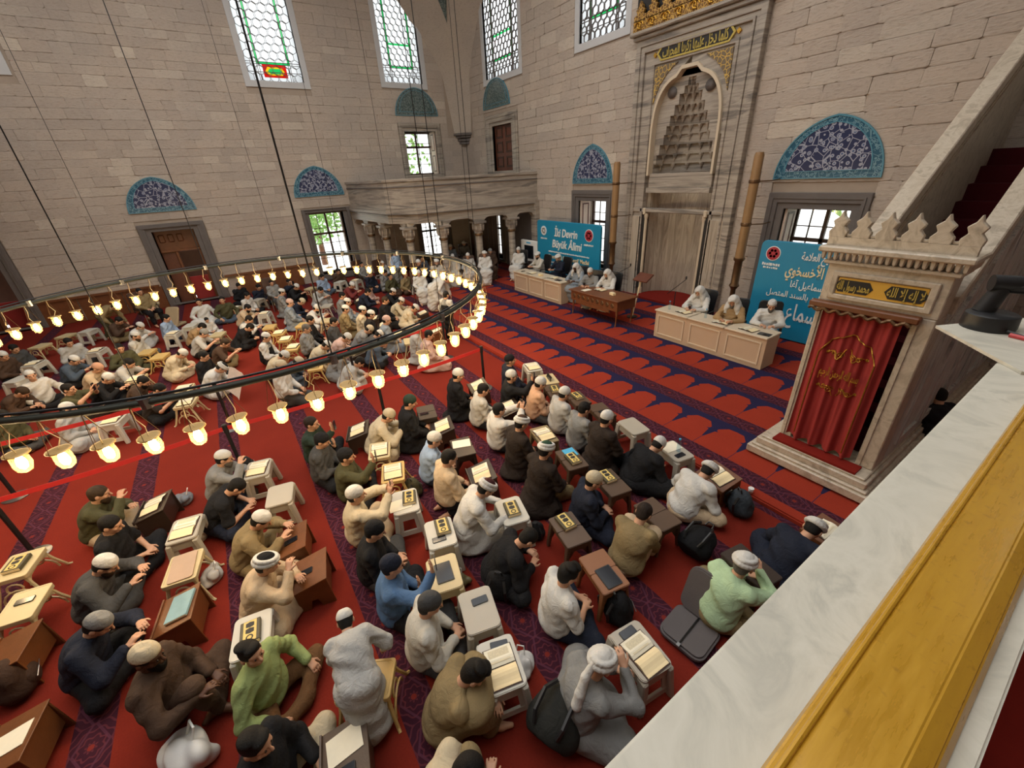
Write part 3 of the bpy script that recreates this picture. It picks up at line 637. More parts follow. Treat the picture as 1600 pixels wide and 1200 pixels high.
# gilded inscription
f2 = lambda a, b, d: (a, 12 + d, b)
MB().prism([(-9.75, 6.985), (-9.62, 6.845), (-7.62, 6.845), (-7.5, 6.985), (-7.62, 7.13), (-9.62, 7.13)], f2, -.175, -.12).build('inscription_ground', M['black_ground'], r)
MB().ring([(-9.79, 6.985), (-9.64, 6.81), (-7.60, 6.81), (-7.46, 6.985), (-7.60, 7.165), (-9.64, 7.165)], [(-9.73, 6.985), (-9.61, 6.85), (-7.63, 6.85), (-7.52, 6.985), (-7.63, 7.125), (-9.61, 7.125)], f2, -.19, -.12).build('inscription_frame', M['gold_dark'], r)
for xx in (-9.86, -7.39): MB().prism([(xx - .06, 6.985), (xx, 6.92), (xx + .06, 6.985), (xx, 7.05)], f2, -.18, -.12).build('gilded_rosette', M['gold'], r)
ro = Vector(r.location)
for dz, wd, sz in ((.02, 1.9, .25), (-.01, 1.5, .2)):
    text('\ufe8f\ufe8d\ufeae\ufea4\ufee4\ufedf\ufe8d \ufe8e\ufef3\ufeae\ufedb\ufeaf \ufe8e\ufeec\ufef4\ufee0\ufecb \ufede\ufea7\ufea9 \ufe8e\ufee4\ufee0\ufedb', 'calligraphy', M['gold_dark'], r, Vector((-8.62, 11.82, 6.97 + dz)) - ro, (PI / 2, 0, 0), .36, 1.95, .006, bold=.006)
    break
# gilded crest
cr = MB().box(mx0 - .1, mx1 + .1, 11.72, 11.8, 7.62, 7.89).build('gilded_crest', M['gilt_crest'], r)
MB().box(mx0 - .1, mx1 + .1, 11.85, 11.95, 7.62, 8.8).build('crest_ground', M['black_ground'], r)
for k in range(9):
    x = mx0 + .12 + k * (mx1 - mx0 - .24) / 8; big = k % 2; hh = .62 if big else .44; ww = .2
    pts = [(x - ww, 7.7), (x - ww * 1.1, 7.82), (x - ww * .55, 7.86), (x - ww * .75, 7.96), (x - ww * .35, 7.98), (x - ww * .4, 7.7 + hh * .75), (x, 7.7 + hh), (x + ww * .4, 7.7 + hh * .75), (x + ww * .35, 7.98), (x + ww * .75, 7.96), (x + ww * .55, 7.86), (x + ww * 1.1, 7.82), (x + ww, 7.7)]
    MB().prism([(q0, q1 + .17) for q0, q1 in pts], fm, -.28, -.2).build('crest_palmette', M['gilt_crest'], r)
    for sg in (-1, 1): MB().tube([(x + sg * (.05 + .1 * math.cos(t)), 11.7, 7.77 + .08 * math.sin(t)) for t in [i * .7 for i in range(8)]], .016, 5).build('crest_scroll', M['gold'], r)
tag(MB().prism([(ca + 1.02 * math.cos(PI * i / 12), 12.04 + .9 * math.sin(PI * i / 12)) for i in range(13)] + [(ca - 1.05, 11.5), (ca + 1.05, 11.5)], lambda a, b, d: (a, b, d), STEP_H, STEP_H + .06).build('niche_carpet', M['carpet_plain']), 'dark red carpet covering the floor of the mihrab niche', 'carpet')

# ---------------------------------------------------------------- minbar
r = empty('minbar', (-1.6, 6.2, STEP_H), 'tall marble minbar with red curtain and gilded inscription', 'minbar')
a0, a1, yp = -2.2, -1.02, 6.3
fp = lambda a, b, d: (a, yp + d, b)
for k, (o, z0, z1) in enumerate(((.26, .1, .22), (.22, .22, .26), (.18, .26, .36), (.14, .36, .4))):
    MB().box(a0 - o, a1 + o - .12, yp - .12 - o, 12, z0, z1).build('plinth_course', M['marble_minbar'], r, bevel=.012)
MB().box(a0 + .02, a1 - .1, yp - .26, yp - .04, .4, .43).build('step_carpet', M['carpet_plain'], r)
for (b0, b1) in ((a0, a0 + .16), (a1 - .2, a1)):
    MB().box(b0, b1, yp, yp + .35, .4, 2.5).build('jamb', M['marble_minbar'], r, bevel=.012)
    MB().box(b0 + .03, b0 + .06, yp - .02, yp + .02, .42, 2.5).build('jamb_moulding', M['marble_minbar'], r)
MB().box(a0, a1, yp, yp + .35, 2.5, 3.0).build('lintel', M['marble_minbar'], r, bevel=.01)
MB().ring(rect(a0 + .08, a1 - .08, 2.56, 2.9), rect(a0 + .15, a1 - .15, 2.62, 2.84), fp, -.035, .02).build('panel_frame', M['marble_minbar'], r, bevel=.01)
pn = MB().prism(rect(a0 + .16, a1 - .16, 2.63, 2.83), fp, -.012, .02).build('gilded_panel', M['gold_dark'], r)
pn.data.materials[0] = simple('panel_gilding', lin(214, 166, 62), .5, .1, 10)
for xc in (-1.87, -1.36):
    hw = .2; MB().prism([(xc - hw, 2.73), (xc - hw + .05, 2.655), (xc + hw - .05, 2.655), (xc + hw, 2.73), (xc + hw - .05, 2.805), (xc - hw + .05, 2.805)], fp, -.018, .0).build('cartouche', M['black_ground'], pn)
text('\ufeea\ufee0\ufedf\ufe8d \ufefb\ufe87 \ufeea\ufedf\ufe87 \ufefb', 'calligraphy', M['gold_dark'], pn, Vector((-1.36, yp - .021, 2.73)) - Vector(r.location), (PI / 2, 0, 0), .15, .34, .003, bold=.003)
text('\ufeea\ufee0\ufedf\ufe8d \ufedd\ufeee\ufeb3\ufead \ufeaa\ufee4\ufea4\ufee3', 'calligraphy', M['gold_dark'], pn, Vector((-1.87, yp - .021, 2.73)) - Vector(r.location), (PI / 2, 0, 0), .15, .34, .003, bold=.003)
MB().box(a0 - .05, a1 + .05, yp - .05, yp + .4, 2.98, 3.03).build('cornice', M['marble_minbar'], r, bevel=.012); MB().box(a0 - .12, a1 + .12, yp - .13, yp + .42, 3.13, 3.2).build('cornice', M['marble_minbar'], r, bevel=.015)
for k in range(21):
    x = a0 - .06 + (a1 - a0 + .12) * k / 20
    MB().lathe([(0, 3.03), (.02, 3.05), (.028, 3.1), (.03, 3.13)], 6, (x, yp - .07, 0)).build('dentil', M['marble_minbar'], r)
for k in range(7): MB().lathe([(0, 3.03), (.02, 3.05), (.028, 3.1), (.03, 3.13)], 6, (a1 + .07, yp + .0 + .06 * k, 0)).build('dentil', M['marble_minbar'], r)
# pierced crest
MB().box(a0 - .08, a1 + .08, yp - .02, yp + .06, 3.2, 3.3).build('crest_base', M['marble_minbar'], r)
for k in range(6):
    x = a0 + .0 + (a1 - a0) * k / 5; w_ = .085
    pts = [(x - w_, 3.29), (x - w_ * 1.15, 3.36), (x - w_ * .6, 3.42), (x - w_ * .95, 3.48), (x - w_ * .3, 3.53), (x, 3.6), (x + w_ * .3, 3.53), (x + w_ * .95, 3.48), (x + w_ * .6, 3.42), (x + w_ * 1.15, 3.36), (x + w_, 3.29)]
    MB().prism(pts, fp, -.02, .06).build('crest_palmette', M['marble_minbar'], r, bevel=.008)
    if k < 5:
        xm = x + (a1 - a0) / 10; MB().tube([(xm + .045 * math.cos(t), yp + .02, 3.36 + .045 * math.sin(t)) for t in [2.6 + i * .5 for i in range(9)]], .018, 6).build('crest_scroll', M['marble_minbar'], r)
# carved pelmet + curtain
MB().box(a0 - .06, a1 - .12, yp - .12, yp + .0, 2.44, 2.52).build('pelmet', M['wood'], r, bevel=.015)
MB().tube([(a0 - .05 + 1.05 * i / 40, yp - .11, 2.42 + .02 * math.sin(i * 1.2)) for i in range(41)], .022, 6).build('pelmet_carving', M['bronze'], r)
cu0, cu1 = a0 + .1, a1 - .26
def cur(u, v):
    a = u * 34; amp = .018 + .025 * (1 - v); return (cu0 + (cu1 - cu0) * u * (1 - .0 * v), yp - .05 + amp * math.sin(u * 26 + .8 * math.sin(3 * v)) + .012 * math.sin(u * 61), .47 + 1.97 * v + .015 * math.sin(u * 26) * (1 - v))
ct = MB().grid(cur, 90, 10).build('curtain', M['red_cloth'], r, smooth=True)
def emb(us, vs): return [tuple(Vector(cur(a, b)) + Vector((0, -.012, 0))) for a, b in zip(us, vs)]
bt = [(.12, .04 + .66 * i / 24) for i in range(25)] + [(.12 + .13 * i / 6, .70 + .10 * i / 6) for i in range(1, 7)] + [(.25 + .25 * i / 10, .80 + .06 * i / 10) for i in range(1, 11)]
bt = bt + [(1 - a, b) for a, b in bt[::-1]]
MB().tube(emb([p[0] for p in bt], [p[1] for p in bt]), .0075, 5).build('embroidered_border', M['gold'], ct)
for vc, up in ((.70, 1), (.47, -1)):
    for sg in (-1, 1):
        pts = [(.5 + sg * (.02 + .26 * t), vc + up * (.045 * (1 - t) * math.cos(t * 9) + .012)) for t in [i / 24 for i in range(25)]]
        MB().tube(emb([p[0] for p in pts], [p[1] for p in pts]), .006, 5).build('embroidered_scroll', M['gold'], ct)
        for cu_, rr_ in ((.08, .035), (.17, .026), (.26, .016)):
            pts = [(.5 + sg * cu_ + rr_ * (1 - q / 18) * math.cos(q * .7) * 1.6, vc + up * .01 + rr_ * .7 * (1 - q / 18) * math.sin(q * .7)) for q in range(14)]
            MB().tube(emb([p[0] for p in pts], [p[1] for p in pts]), .005, 5).build('embroidered_curl', M['gold'], ct)
t_ = text('\ufee2\ufef4\ufea3\ufeae\ufedf\ufe8d \ufee6\ufee4\ufea3\ufeae\ufedf\ufe8d \ufeea\ufee0\ufedf\ufe8d \ufee2\ufeb4\ufe91', 'embroidered_text', M['gold'], ct, Vector(((cu0 + cu1) / 2, yp - .115, .47 + 1.97 * .585)) - Vector(r.location), (PI / 2, 0, 0), .17, .44, .004, bold=.002)
# stair with balustrades rising to the wall
y_s, z_s, y_e, z_e = 6.65, .4, 11.6, 4.15; nst = 15
for k in range(nst):
    ya = y_s + (y_e - y_s) * k / nst; za = z_s + (z_e - z_s) * (k + 1) / nst
    MB().box(a0 + .14, a1 - .14, ya, 11.8, za - (z_e - z_s) / nst, za).build('step', M['carpet_shaded'], r)
sl = lambda y: 2.45 + (y - 6.3) * .70
for (b0, b1, mt, nm) in ((a0, a0 + .14, 'marble_minbar', 'left_balustrade'), (a1 - .14, a1, 'marble_blue', 'right_balustrade')):
    f = lambda a, b, d: (d, a, b)
    MB().prism([(yp + .35, .4), (yp + .35, sl(yp + .35) - .15), (11.9, sl(11.9) - .15), (11.9, .4)], f, b0, b1).build(nm, M[mt], r)
    MB().prism([(yp + .35, sl(yp + .35) - .2), (yp + .35, sl(yp + .35)), (11.9, sl(11.9)), (11.9, sl(11.9) - .2)], f, b0 - .05, b1 + .05).build('handrail', M['marble_minbar'], r, bevel=.015)
    for off in (.32, .42):
        MB().prism([(yp + .4, sl(yp + .4) - off - .04), (yp + .4, sl(yp + .4) - off), (11.9, sl(11.9) - off), (11.9, sl(11.9) - off - .04)], f, b0 - .02, b1 + .02).build('rail_moulding', M[mt], r)
f = lambda a, b, d: (d, a, b)
for k in range(5):
    ya, yb = 6.85 + .98 * k, 7.68 + .98 * k
    MB().ring([(ya, .6), (yb, .6), (yb, sl(yb) - .62), (ya, sl(ya) - .62)], [(ya + .09, .69), (yb - .09, .69), (yb - .09, sl(yb) - .76), (ya + .09, sl(ya) - .76)], f, a1 - .05, a1 + .035).build('side_panel_moulding', M['marble_blue'], r)

# ---------------------------------------------------------------- gallery under the camera
r = empty('parapet', (-.2, 0, 2.0), 'broad white marble parapet of the gallery in the foreground', 'parapet')
PZ = 3.15
MB().box(-.24, .17, -3, 4.3, 2.0, PZ).build('marble_slab', M['marble_white'], r, bevel=.006, seg=2)
gr = empty('gilded_handrail', (0, 0, PZ), 'gold painted wooden handrail on the marble parapet', 'handrail')
gp = [(-.066, PZ + .002), (-.058, PZ + .03), (-.03, PZ + .044), (.085, PZ + .052), (.12, PZ + .035), (.135, PZ + .002)]
MB().prism(gp, lambda a, b, d: (a, d, b), -3, 3.1).build('rail_board', M['gold_paint'], gr, bevel=.004, seg=2)
MB().tube([(-.043, -3, PZ + .043), (-.043, 3.1, PZ + .043)], .006, 8).build('rail_bead', M['gold_paint'], gr)
mb = MB(); mb.box(-.2, 5.2, -6, 3.2, 1.95, 2.05)
tag(mb.build('floor_gallery', M['carpet_plain']), 'dark red carpeted floor of the gallery behind the handrail', 'floor', kind='structure')
# ================================================================ people: implicit surfaces turned into meshes
class Vol:
    def __init__(s, lo, hi, res):
        s.lo = np.array(lo, float); s.res = res; s.n = np.ceil((np.array(hi) - s.lo) / res).astype(int) + 1
        s.D = np.full(s.n, .5, np.float32); s.ax = [s.lo[i] + res * np.arange(s.n[i]) for i in range(3)]
    def sub(s, lo, hi):
        a = np.clip(np.floor((np.array(lo) - s.lo) / s.res).astype(int), 0, s.n); b = np.clip(np.ceil((np.array(hi) - s.lo) / s.res).astype(int) + 1, 0, s.n)
        sl = tuple(slice(a[i], b[i]) for i in range(3))
        X = s.ax[0][sl[0]][:, None, None]; Y = s.ax[1][sl[1]][None, :, None]; Z = s.ax[2][sl[2]][None, None, :]
        return sl, X, Y, Z
    def comb(s, sl, d, k, cut=False):
        a = s.D[sl]
        if cut:
            d = -d
            if k <= 0: s.D[sl] = np.maximum(a, d); return
            h = np.maximum(k - np.abs(a - d), 0) / k; s.D[sl] = np.maximum(a, d) + h * h * k * .25
        else:
            if k <= 0: s.D[sl] = np.minimum(a, d); return
            h = np.maximum(k - np.abs(a - d), 0) / k; s.D[sl] = np.minimum(a, d) - h * h * k * .25
    def cone(s, a, b, ra, rb, k=.02, cut=False):
        a = np.array(a, float); b = np.array(b, float); m = max(ra, rb) + k + 3 * s.res
        sl, X, Y, Z = s.sub(np.minimum(a, b) - m, np.maximum(a, b) + m)
        v = b - a; L2 = max(v @ v, 1e-9)
        t = np.clip(((X - a[0]) * v[0] + (Y - a[1]) * v[1] + (Z - a[2]) * v[2]) / L2, 0, 1)
        d = np.sqrt((X - a[0] - t * v[0]) ** 2 + (Y - a[1] - t * v[1]) ** 2 + (Z - a[2] - t * v[2]) ** 2) - (ra + (rb - ra) * t)
        s.comb(sl, d, k, cut); return s
    def chain(s, pts, rs, k=.02):
        for i in range(len(pts) - 1): s.cone(pts[i], pts[i + 1], rs[i], rs[i + 1], k)
        return s
    def ell(s, c, r, k=.02, R=None, cut=False):
        c = np.array(c, float); r = np.array(r, float); m = r.max() + k + 3 * s.res
        sl, X, Y, Z = s.sub(c - m, c + m); x, y, z = X - c[0], Y - c[1], Z - c[2]
        if R is not None:
            R = np.array(R); x, y, z = (R[0, 0] * x + R[1, 0] * y + R[2, 0] * z, R[0, 1] * x + R[1, 1] * y + R[2, 1] * z, R[0, 2] * x + R[1, 2] * y + R[2, 2] * z)
        q = np.sqrt((x / r[0]) ** 2 + (y / r[1]) ** 2 + (z / r[2]) ** 2); g = np.sqrt((x / r[0] ** 2) ** 2 + (y / r[1] ** 2) ** 2 + (z / r[2] ** 2) ** 2)
        d = q * (q - 1) / np.maximum(g, 1e-6); s.comb(sl, d, k, cut); return s
    def plane_cut(s, p, nrm):   # remove the side the normal points to
        X = s.ax[0][:, None, None]; Y = s.ax[1][None, :, None]; Z = s.ax[2][None, None, :]
        s.D = np.maximum(s.D, ((X - p[0]) * nrm[0] + (Y - p[1]) * nrm[1] + (Z - p[2]) * nrm[2]).astype(np.float32)); return s
    def folds(s, amp, fr, ph=0):
        X = s.ax[0][:, None, None]; Y = s.ax[1][None, :, None]; Z = s.ax[2][None, None, :]
        s.D = s.D + (amp * np.sin(fr * (Z + .5 * X + .12 * np.sin(7 * Y + ph)) + ph + 2 * np.sin(6 * X + ph)) * np.sin(5 * X + 4 * Y + ph)).astype(np.float32); return s
    def mesh(s):
        D = s.D; S = D < 0; n = np.array(D.shape) - 1
        cnt = np.zeros(n, np.int8); offs = [(i, j, k) for i in (0, 1) for j in (0, 1) for k in (0, 1)]
        for o in offs: cnt += S[o[0]:o[0] + n[0], o[1]:o[1] + n[1], o[2]:o[2] + n[2]]
        act = (cnt > 0) & (cnt < 8); ids = np.argwhere(act); idx = np.full(n, -1, np.int32); idx[act] = np.arange(len(ids))
        P = np.zeros((len(ids), 3)); C = np.zeros(len(ids))
        for o in offs:
            for ax in range(3):
                if o[ax] == 0:
                    q = list(o); q[ax] = 1
                    va = D[ids[:, 0] + o[0], ids[:, 1] + o[1], ids[:, 2] + o[2]]; vb = D[ids[:, 0] + q[0], ids[:, 1] + q[1], ids[:, 2] + q[2]]
                    m = (va < 0) != (vb < 0); t = np.where(m, va / np.where(m, va - vb, 1), 0); p = np.tile(np.array(o, float), (len(ids), 1)); p[:, ax] = t
                    P += p * m[:, None]; C += m
        V = s.lo + (ids + P / C[:, None]) * s.res
        F = []
        for ax in range(3):
            b, c = [(1, 2), (2, 0), (0, 1)][ax]
            A = S.swapaxes(0, 0); sl0 = [slice(None)] * 3; sl1 = [slice(None)] * 3; sl0[ax] = slice(0, -1); sl1[ax] = slice(1, None)
            e = S[tuple(sl0)] != S[tuple(sl1)]; E = np.argwhere(e); E = E[(E[:, b] > 0) & (E[:, c] > 0) & (E[:, b] < n[b]) & (E[:, c] < n[c])]
            sg = S[tuple(E.T)]
            def cell(db, dc): q = E.copy(); q[:, b] -= db; q[:, c] -= dc; return idx[tuple(q.T)]
            Q = np.stack([cell(1, 1), cell(0, 1), cell(0, 0), cell(1, 0)], 1); Q[~sg] = Q[~sg][:, ::-1]; F.append(Q)
        F = np.concatenate(F); F = F[(F >= 0).all(1)]
        return V, F
def np_mesh(name, V, F, mat, dec=None):
    me = bpy.data.meshes.new(name); me.vertices.add(len(V)); me.vertices.foreach_set('co', V.astype(np.float32).ravel())
    me.loops.add(F.size); me.loops.foreach_set('vertex_index', F.astype(np.int32).ravel()); me.polygons.add(len(F)); me.polygons.foreach_set('loop_start', np.arange(0, F.size, 4, dtype=np.int32)); 
    me.update(calc_edges=True); me.validate(); me.materials.append(mat)
    if dec:
        o = bpy.data.objects.new('tmp', me); COL.objects.link(o); md = o.modifiers.new('d', 'DECIMATE'); md.ratio = dec
        dg = bpy.context.evaluated_depsgraph_get(); m2 = bpy.data.meshes.new_from_object(o.evaluated_get(dg)); bpy.data.objects.remove(o); bpy.data.meshes.remove(me); me = m2; me.name = name
    me.shade_smooth(); return me
V3 = lambda *a: np.array(a, float)
def nrm(v): return v / max(np.linalg.norm(v), 1e-9)
def rotx(a): c, s = math.cos(a), math.sin(a); return np.array([[1, 0, 0], [0, c, -s], [0, s, c]])
def rotz(a): c, s = math.cos(a), math.sin(a); return np.array([[c, -s, 0], [s, c, 0], [0, 0, 1]])
def ik(a, b, l1, l2, hint):
    d = b - a; L = np.linalg.norm(d); L = min(L, (l1 + l2) * .999); u = nrm(d); b = a + u * L
    x = (l1 * l1 - l2 * l2 + L * L) / (2 * L); h = math.sqrt(max(l1 * l1 - x * x, 0)); p = nrm(np.array(hint, float) - u * (np.array(hint, float) @ u)); return a + u * x + p * h, b
def make_pose(name, lean=.15, head=.35, turn=0.0, wr=None, wl=None, hd=None, legs='cross', base=0.0, curl=.9, twist=0.0):
    """joint positions, person facing +Y, floor at z=0"""
    p = {'name': name, 'legs': legs, 'curl': curl}
    pz = {'cross': .13, 'kneel': .26, 'hug': .12, 'kneeup': .13, 'chair': .56, 'tuck': .56, 'stand': .93, 'bend': .80}[legs]
    pel = V3(0, 0, pz); Rl = rotx(-lean)
    ch = pel + Rl @ V3(0, -.01, .30); R2 = rotx(-lean * 1.35); nk = ch + R2 @ V3(0, .0, .185)
    Rh = rotz(turn) @ rotx(-(lean * .6 + head)); hc = nk + rotx(-lean * 1.2 - head * .5) @ V3(0, .015, .155)
    p.update(pel=pel, ch=ch, nk=nk, hc=hc, Rh=Rh, Rt=R2)
    p['lean'] = lean
    for sd, w, nm in ((1, wr, 'r'), (-1, wl, 'l')):
        sh = ch + R2 @ V3(sd * .175, 0, .135)
        w = V3(*w) if w is not None else V3(sd * .07, .30, pz + .12)
        el, w2 = ik(sh, w, .29, .26, (sd * .9, -.5, -.6)); p['sh' + nm] = sh; p['el' + nm] = el; p['wr' + nm] = w2
        p['hd' + nm] = nrm(w2 - el) if hd is None else nrm(V3(*hd) * V3(sd, 1, 1))
    h = {'cross': lambda s: [(s * .10, .02, .13), (s * .37, .27, .13), (-s * .06, .36, .07), (-s * .20, .30, .05)],
         'kneel': lambda s: [(s * .10, .03, .24), (s * .15, .42, .09), (s * .12, -.02, .07), (s * .10, -.17, .04)],
         'hug': lambda s: [(s * .09, .05, .12), (s * .14, .32, .44), (s * .12, .40, .07), (s * .13, .58, .04)],
         'chair': lambda s: [(s * .10, .05, .54), (s * .15, .46, .52), (s * .14, .46, .09), (s * .16, .64, .04)],
         'tuck': lambda s: [(s * .10, .05, .54), (s * .15, .40, .52), (s * .14, .22, .09), (s * .15, .36, .04)],
         'stand': lambda s: [(s * .09, 0, .9), (s * .11, .02, .49), (s * .11, -.01, .08), (s * .13, .16, .04)],
         'bend': lambda s: [(s * .09, 0, .78), (s * .12, .12, .44), (s * .12, -.08, .08), (s * .13, .09, .04)]}
    for s, nm in ((1, 'r'), (-1, 'l')):
        key = legs
        if legs == 'kneeup': key = 'hug' if s > 0 else 'cross'
        p['leg' + nm] = [V3(*q) for q in h[key](s)]
    return p
def bbox(p, pad=.28):
    P = [v for k, v in p.items() if isinstance(v, np.ndarray) and v.shape == (3,) and k[:2] != 'hd']; P += p['legr'] + p['legl']; P = np.array(P)
    lo = P.min(0) - pad; hi = P.max(0) + pad; lo[2] = max(lo[2], -.02); return lo, hi
HEADS = {}
def head_sdf(v, c, R, k=.01):
    E = lambda o, r, kk=.015, cut=False: v.ell(c + R @ V3(*o), r, kk, R, cut)
    E((0, -.012, .03), (.078, .098, .088)); E((0, .03, -.045), (.056, .062, .062), .03); E((0, .055, -.085), (.03, .03, .025), .02)
    E((0, .066, .03), (.058, .03, .022), .02)
    for s in (-1, 1):
        E((s * .03, .098, .005), (.016, .014, .012), .012, True); E((s * .03, .086, .004), (.013, .012, .011), .003)
        E((s * .081, -.01, -.01), (.012, .024, .032), .006); E((s * .045, .062, -.022), (.024, .02, .02), .02)
    v.cone(c + R @ V3(0, .094, .012), c + R @ V3(0, .118, -.022), .009, .014, .012); E((0, .095, -.052), (.024, .012, .007), .006); E((0, .094, -.064), (.02, .012, .007), .006)
    E((0, .106, -.058), (.022, .008, .0025), .002, True)
def hand_sdf(v, w, d, side, curl):
    d = nrm(d); up = nrm(V3(0, 0, 1) - d * d[2]) if abs(d[2]) < .95 else V3(0, 1, 0); lat = np.cross(d, up) * side; pal = -up
    # palm
    for q in (-.024, 0, .024): v.cone(w + d * .005 + lat * q * .6, w + d * .085 + lat * q, .017, .015, .012)
    for i, (q, L) in enumerate(((-.033, .06), (-.011, .076), (.011, .08), (.033, .07))):
        b = w + d * .088 + lat * q; m = b + nrm(d + pal * curl * .5) * L * .5; t = m + nrm(d * (1 - curl * .6) + pal * curl) * L * .5
        v.cone(b, m, .0095, .009, .004); v.cone(m, t, .009, .0075, .004)
    b = w + d * .02 + lat * .03; m = b + nrm(d + lat * 1.0 + pal * .3) * .042; t = m + nrm(d * 1.2 + lat * .25 + pal * .4) * .036
    v.cone(b, m, .013, .0105, .008); v.cone(m, t, .0105, .008, .004)
def body_mesh(p, res=.0085):
    lo, hi = bbox(p, .16); v = Vol(lo, hi, res)
    v.ell(p['pel'] + V3(0, 0, .02), (.14, .11, .11), .05); v.chain([p['pel'], p['ch'], p['nk'] - p['Rt'] @ V3(0, 0, .08)], [.11, .12, .09], .05)
    v.cone(p['nk'] - p['Rt'] @ V3(0, .0, .06), p['hc'] + p['Rh'] @ V3(0, -.02, -.06), .058, .054, .03)
    for s, n in ((1, 'r'), (-1, 'l')):
        v.chain([p['sh' + n], p['el' + n], p['wr' + n]], [.05, .042, .028], .03); hand_sdf(v, p['wr' + n], p['hd' + n], s, p['curl'])
        L = p['leg' + n]; v.chain(L[:3], [.075, .055, .038], .03); f = L[3] - L[2]
        v.cone(L[2], L[2] + f * .55 - V3(0, 0, .012), .037, .034, .02); v.cone(L[2] + f * .5 - V3(0, 0, .012), L[3], .034, .022, .02)
    head_sdf(v, p['hc'], p['Rh']); V, F = v.mesh(); return np_mesh('person_body', V, F, M['skin'], .22)
def top_mesh(p, long=True, res=.0145, fat=1.12, vest=False, coat=False):
    lo, hi = bbox(p, .2); v = Vol(lo, hi, res); pel, ch, nk = p['pel'], p['ch'], p['nk']; R = p['Rt']; Rl = rotx(-p['lean'])
    v.ell(pel + Rl @ V3(0, .0, .05), (.19 * fat, .15 * fat, .16), .05, Rl); v.ell(pel + Rl @ V3(0, .01, .18), (.175 * fat, .14 * fat, .16), .07, Rl); v.ell(ch + R @ V3(0, -.005, .02), (.205, .15, .19), .07, R)
    v.cone(p['shr'], p['shl'], .07, .07, .06); v.cone(nk - R @ V3(0, 0, .05), nk + R @ V3(0, .005, .0), .075, .064, .03)
    if not vest:
        for s, n in ((1, 'r'), (-1, 'l')):
            sh, el, w = p['sh' + n], p['el' + n], p['wr' + n]
            if long: v.chain([sh, el, el + (w - el) * .9], [.08, .066, .05], .035)
            else: v.chain([sh, sh + (el - sh) * .85], [.076, .07], .035)
    if coat and p['legs'] in ('cross', 'kneel', 'hug', 'kneeup'):
        v.cone(pel - V3(0, .02, 0), (0, -.1, .05), .17, .26, .1); v.cone((-.22, .02, .06), (.22, .02, .06), .13, .13, .12)
    v.folds(.011, 30, 1 + len(p['name'])); v.folds(.005, 62, 3); v.ell(nk + R @ V3(0, .012, .045), (.056, .056, .04), .004, R, True)
    if p['legs'] in ('cross', 'kneel', 'hug', 'kneeup'): v.plane_cut((0, 0, .012), (0, 0, -1))
    V, F = v.mesh(); return np_mesh('shirt', V, F, M['cloth'])
def bottom_mesh(p, robe=False, res=.0145):
    lo, hi = bbox(p, .22); v = Vol(lo, hi, res); k = .05 if not robe else .13
    v.ell(p['pel'] + V3(0, 0, .0), (.17, .15, .13), .05)
    for n in 'rl':
        L = p['leg' + n]; e = L[1] + (L[2] - L[1]) * .93; ex = 1.0 if not robe else 1.25
        v.chain([L[0], L[1], e], [.105 * ex, .082 * ex, .06 * ex], k)
    if robe:
        a = p['legr']; b = p['legl']
        if p['legs'] in ('cross', 'kneeup'): v.ell((0, .18, .07), (.34, .24, .08), .1)
        if p['legs'] == 'hug': v.cone((a[1] + b[1]) / 2, (a[2] + b[2]) / 2, .12, .14, .1)
        if p['legs'] in ('chair', 'tuck'): v.cone((a[1] + b[1]) / 2, (a[2] + b[2]) / 2 + V3(0, .0, .05), .13, .17, .1); v.cone(p['pel'], (a[1] + b[1]) / 2, .13, .12, .1)
        if p['legs'] in ('stand', 'bend'): v.cone(p['pel'], (a[2] + b[2]) / 2 + V3(0, 0, .1), .17, .2, .1)
        if p['legs'] == 'kneel': v.ell((0, .1, .07), (.28, .38, .09), .1)
    v.folds(.010, 26, 2); v.folds(.005, 55, 4); v.plane_cut((0, 0, .012), (0, 0, -1))
    V, F = v.mesh(); return np_mesh('robe_skirt' if robe else 'trousers', V, F, M['cloth'])
# head-wear and hair, in head space (+Y forward, +Z up)
def hw(fn, lo, hi, res, mat, name):
    v = Vol(lo, hi, res); fn(v); V, F = v.mesh(); return np_mesh(name, V, F, mat)
def f_hair(v):
    v.ell((0, -.016, .036), (.086, .105, .092), 0); v.ell((0, -.045, -.03), (.066, .058, .062), .03); v.ell((0, .09, -.03), (.075, .075, .085), .015, cut=True); v.plane_cut((0, 0, -.05), (0, .4, -1)); 
    for s in (-1, 1): v.ell((s * .09, .02, -.03), (.03, .04, .04), .01, cut=True)
def f_hair2(v):
    f_hair(v); v.ell((0, .05, .10), (.065, .045, .03), .02); v.ell((.03, -.03, .12), (.06, .06, .03), .02)
def f_beard(v):
    v.ell((0, .045, -.075), (.062, .068, .062), 0); v.ell((0, .075, -.125), (.035, .03, .04), .03); v.ell((0, .115, -.045), (.034, .03, .022), .006, cut=True); v.plane_cut((0, 0, -.028), (0, .2, 1)); v.plane_cut((0, .0, 0), (0, -1, 0))
def f_cap(v):
    v.ell((0, -.014, .045), (.0885, .108, .094), 0); v.ell((0, -.014, .125), (.1, .12, .03), .02, cut=False) if False else None; v.plane_cut((0, 0, .038), (0, .12, -1)); v.plane_cut((0, 0, .128), (0, .06, 1))
def f_skullcap(v):
    v.ell((0, -.014, .042), (.090, .110, .100), 0); v.plane_cut((0, 0, .014), (0, .2, -1))
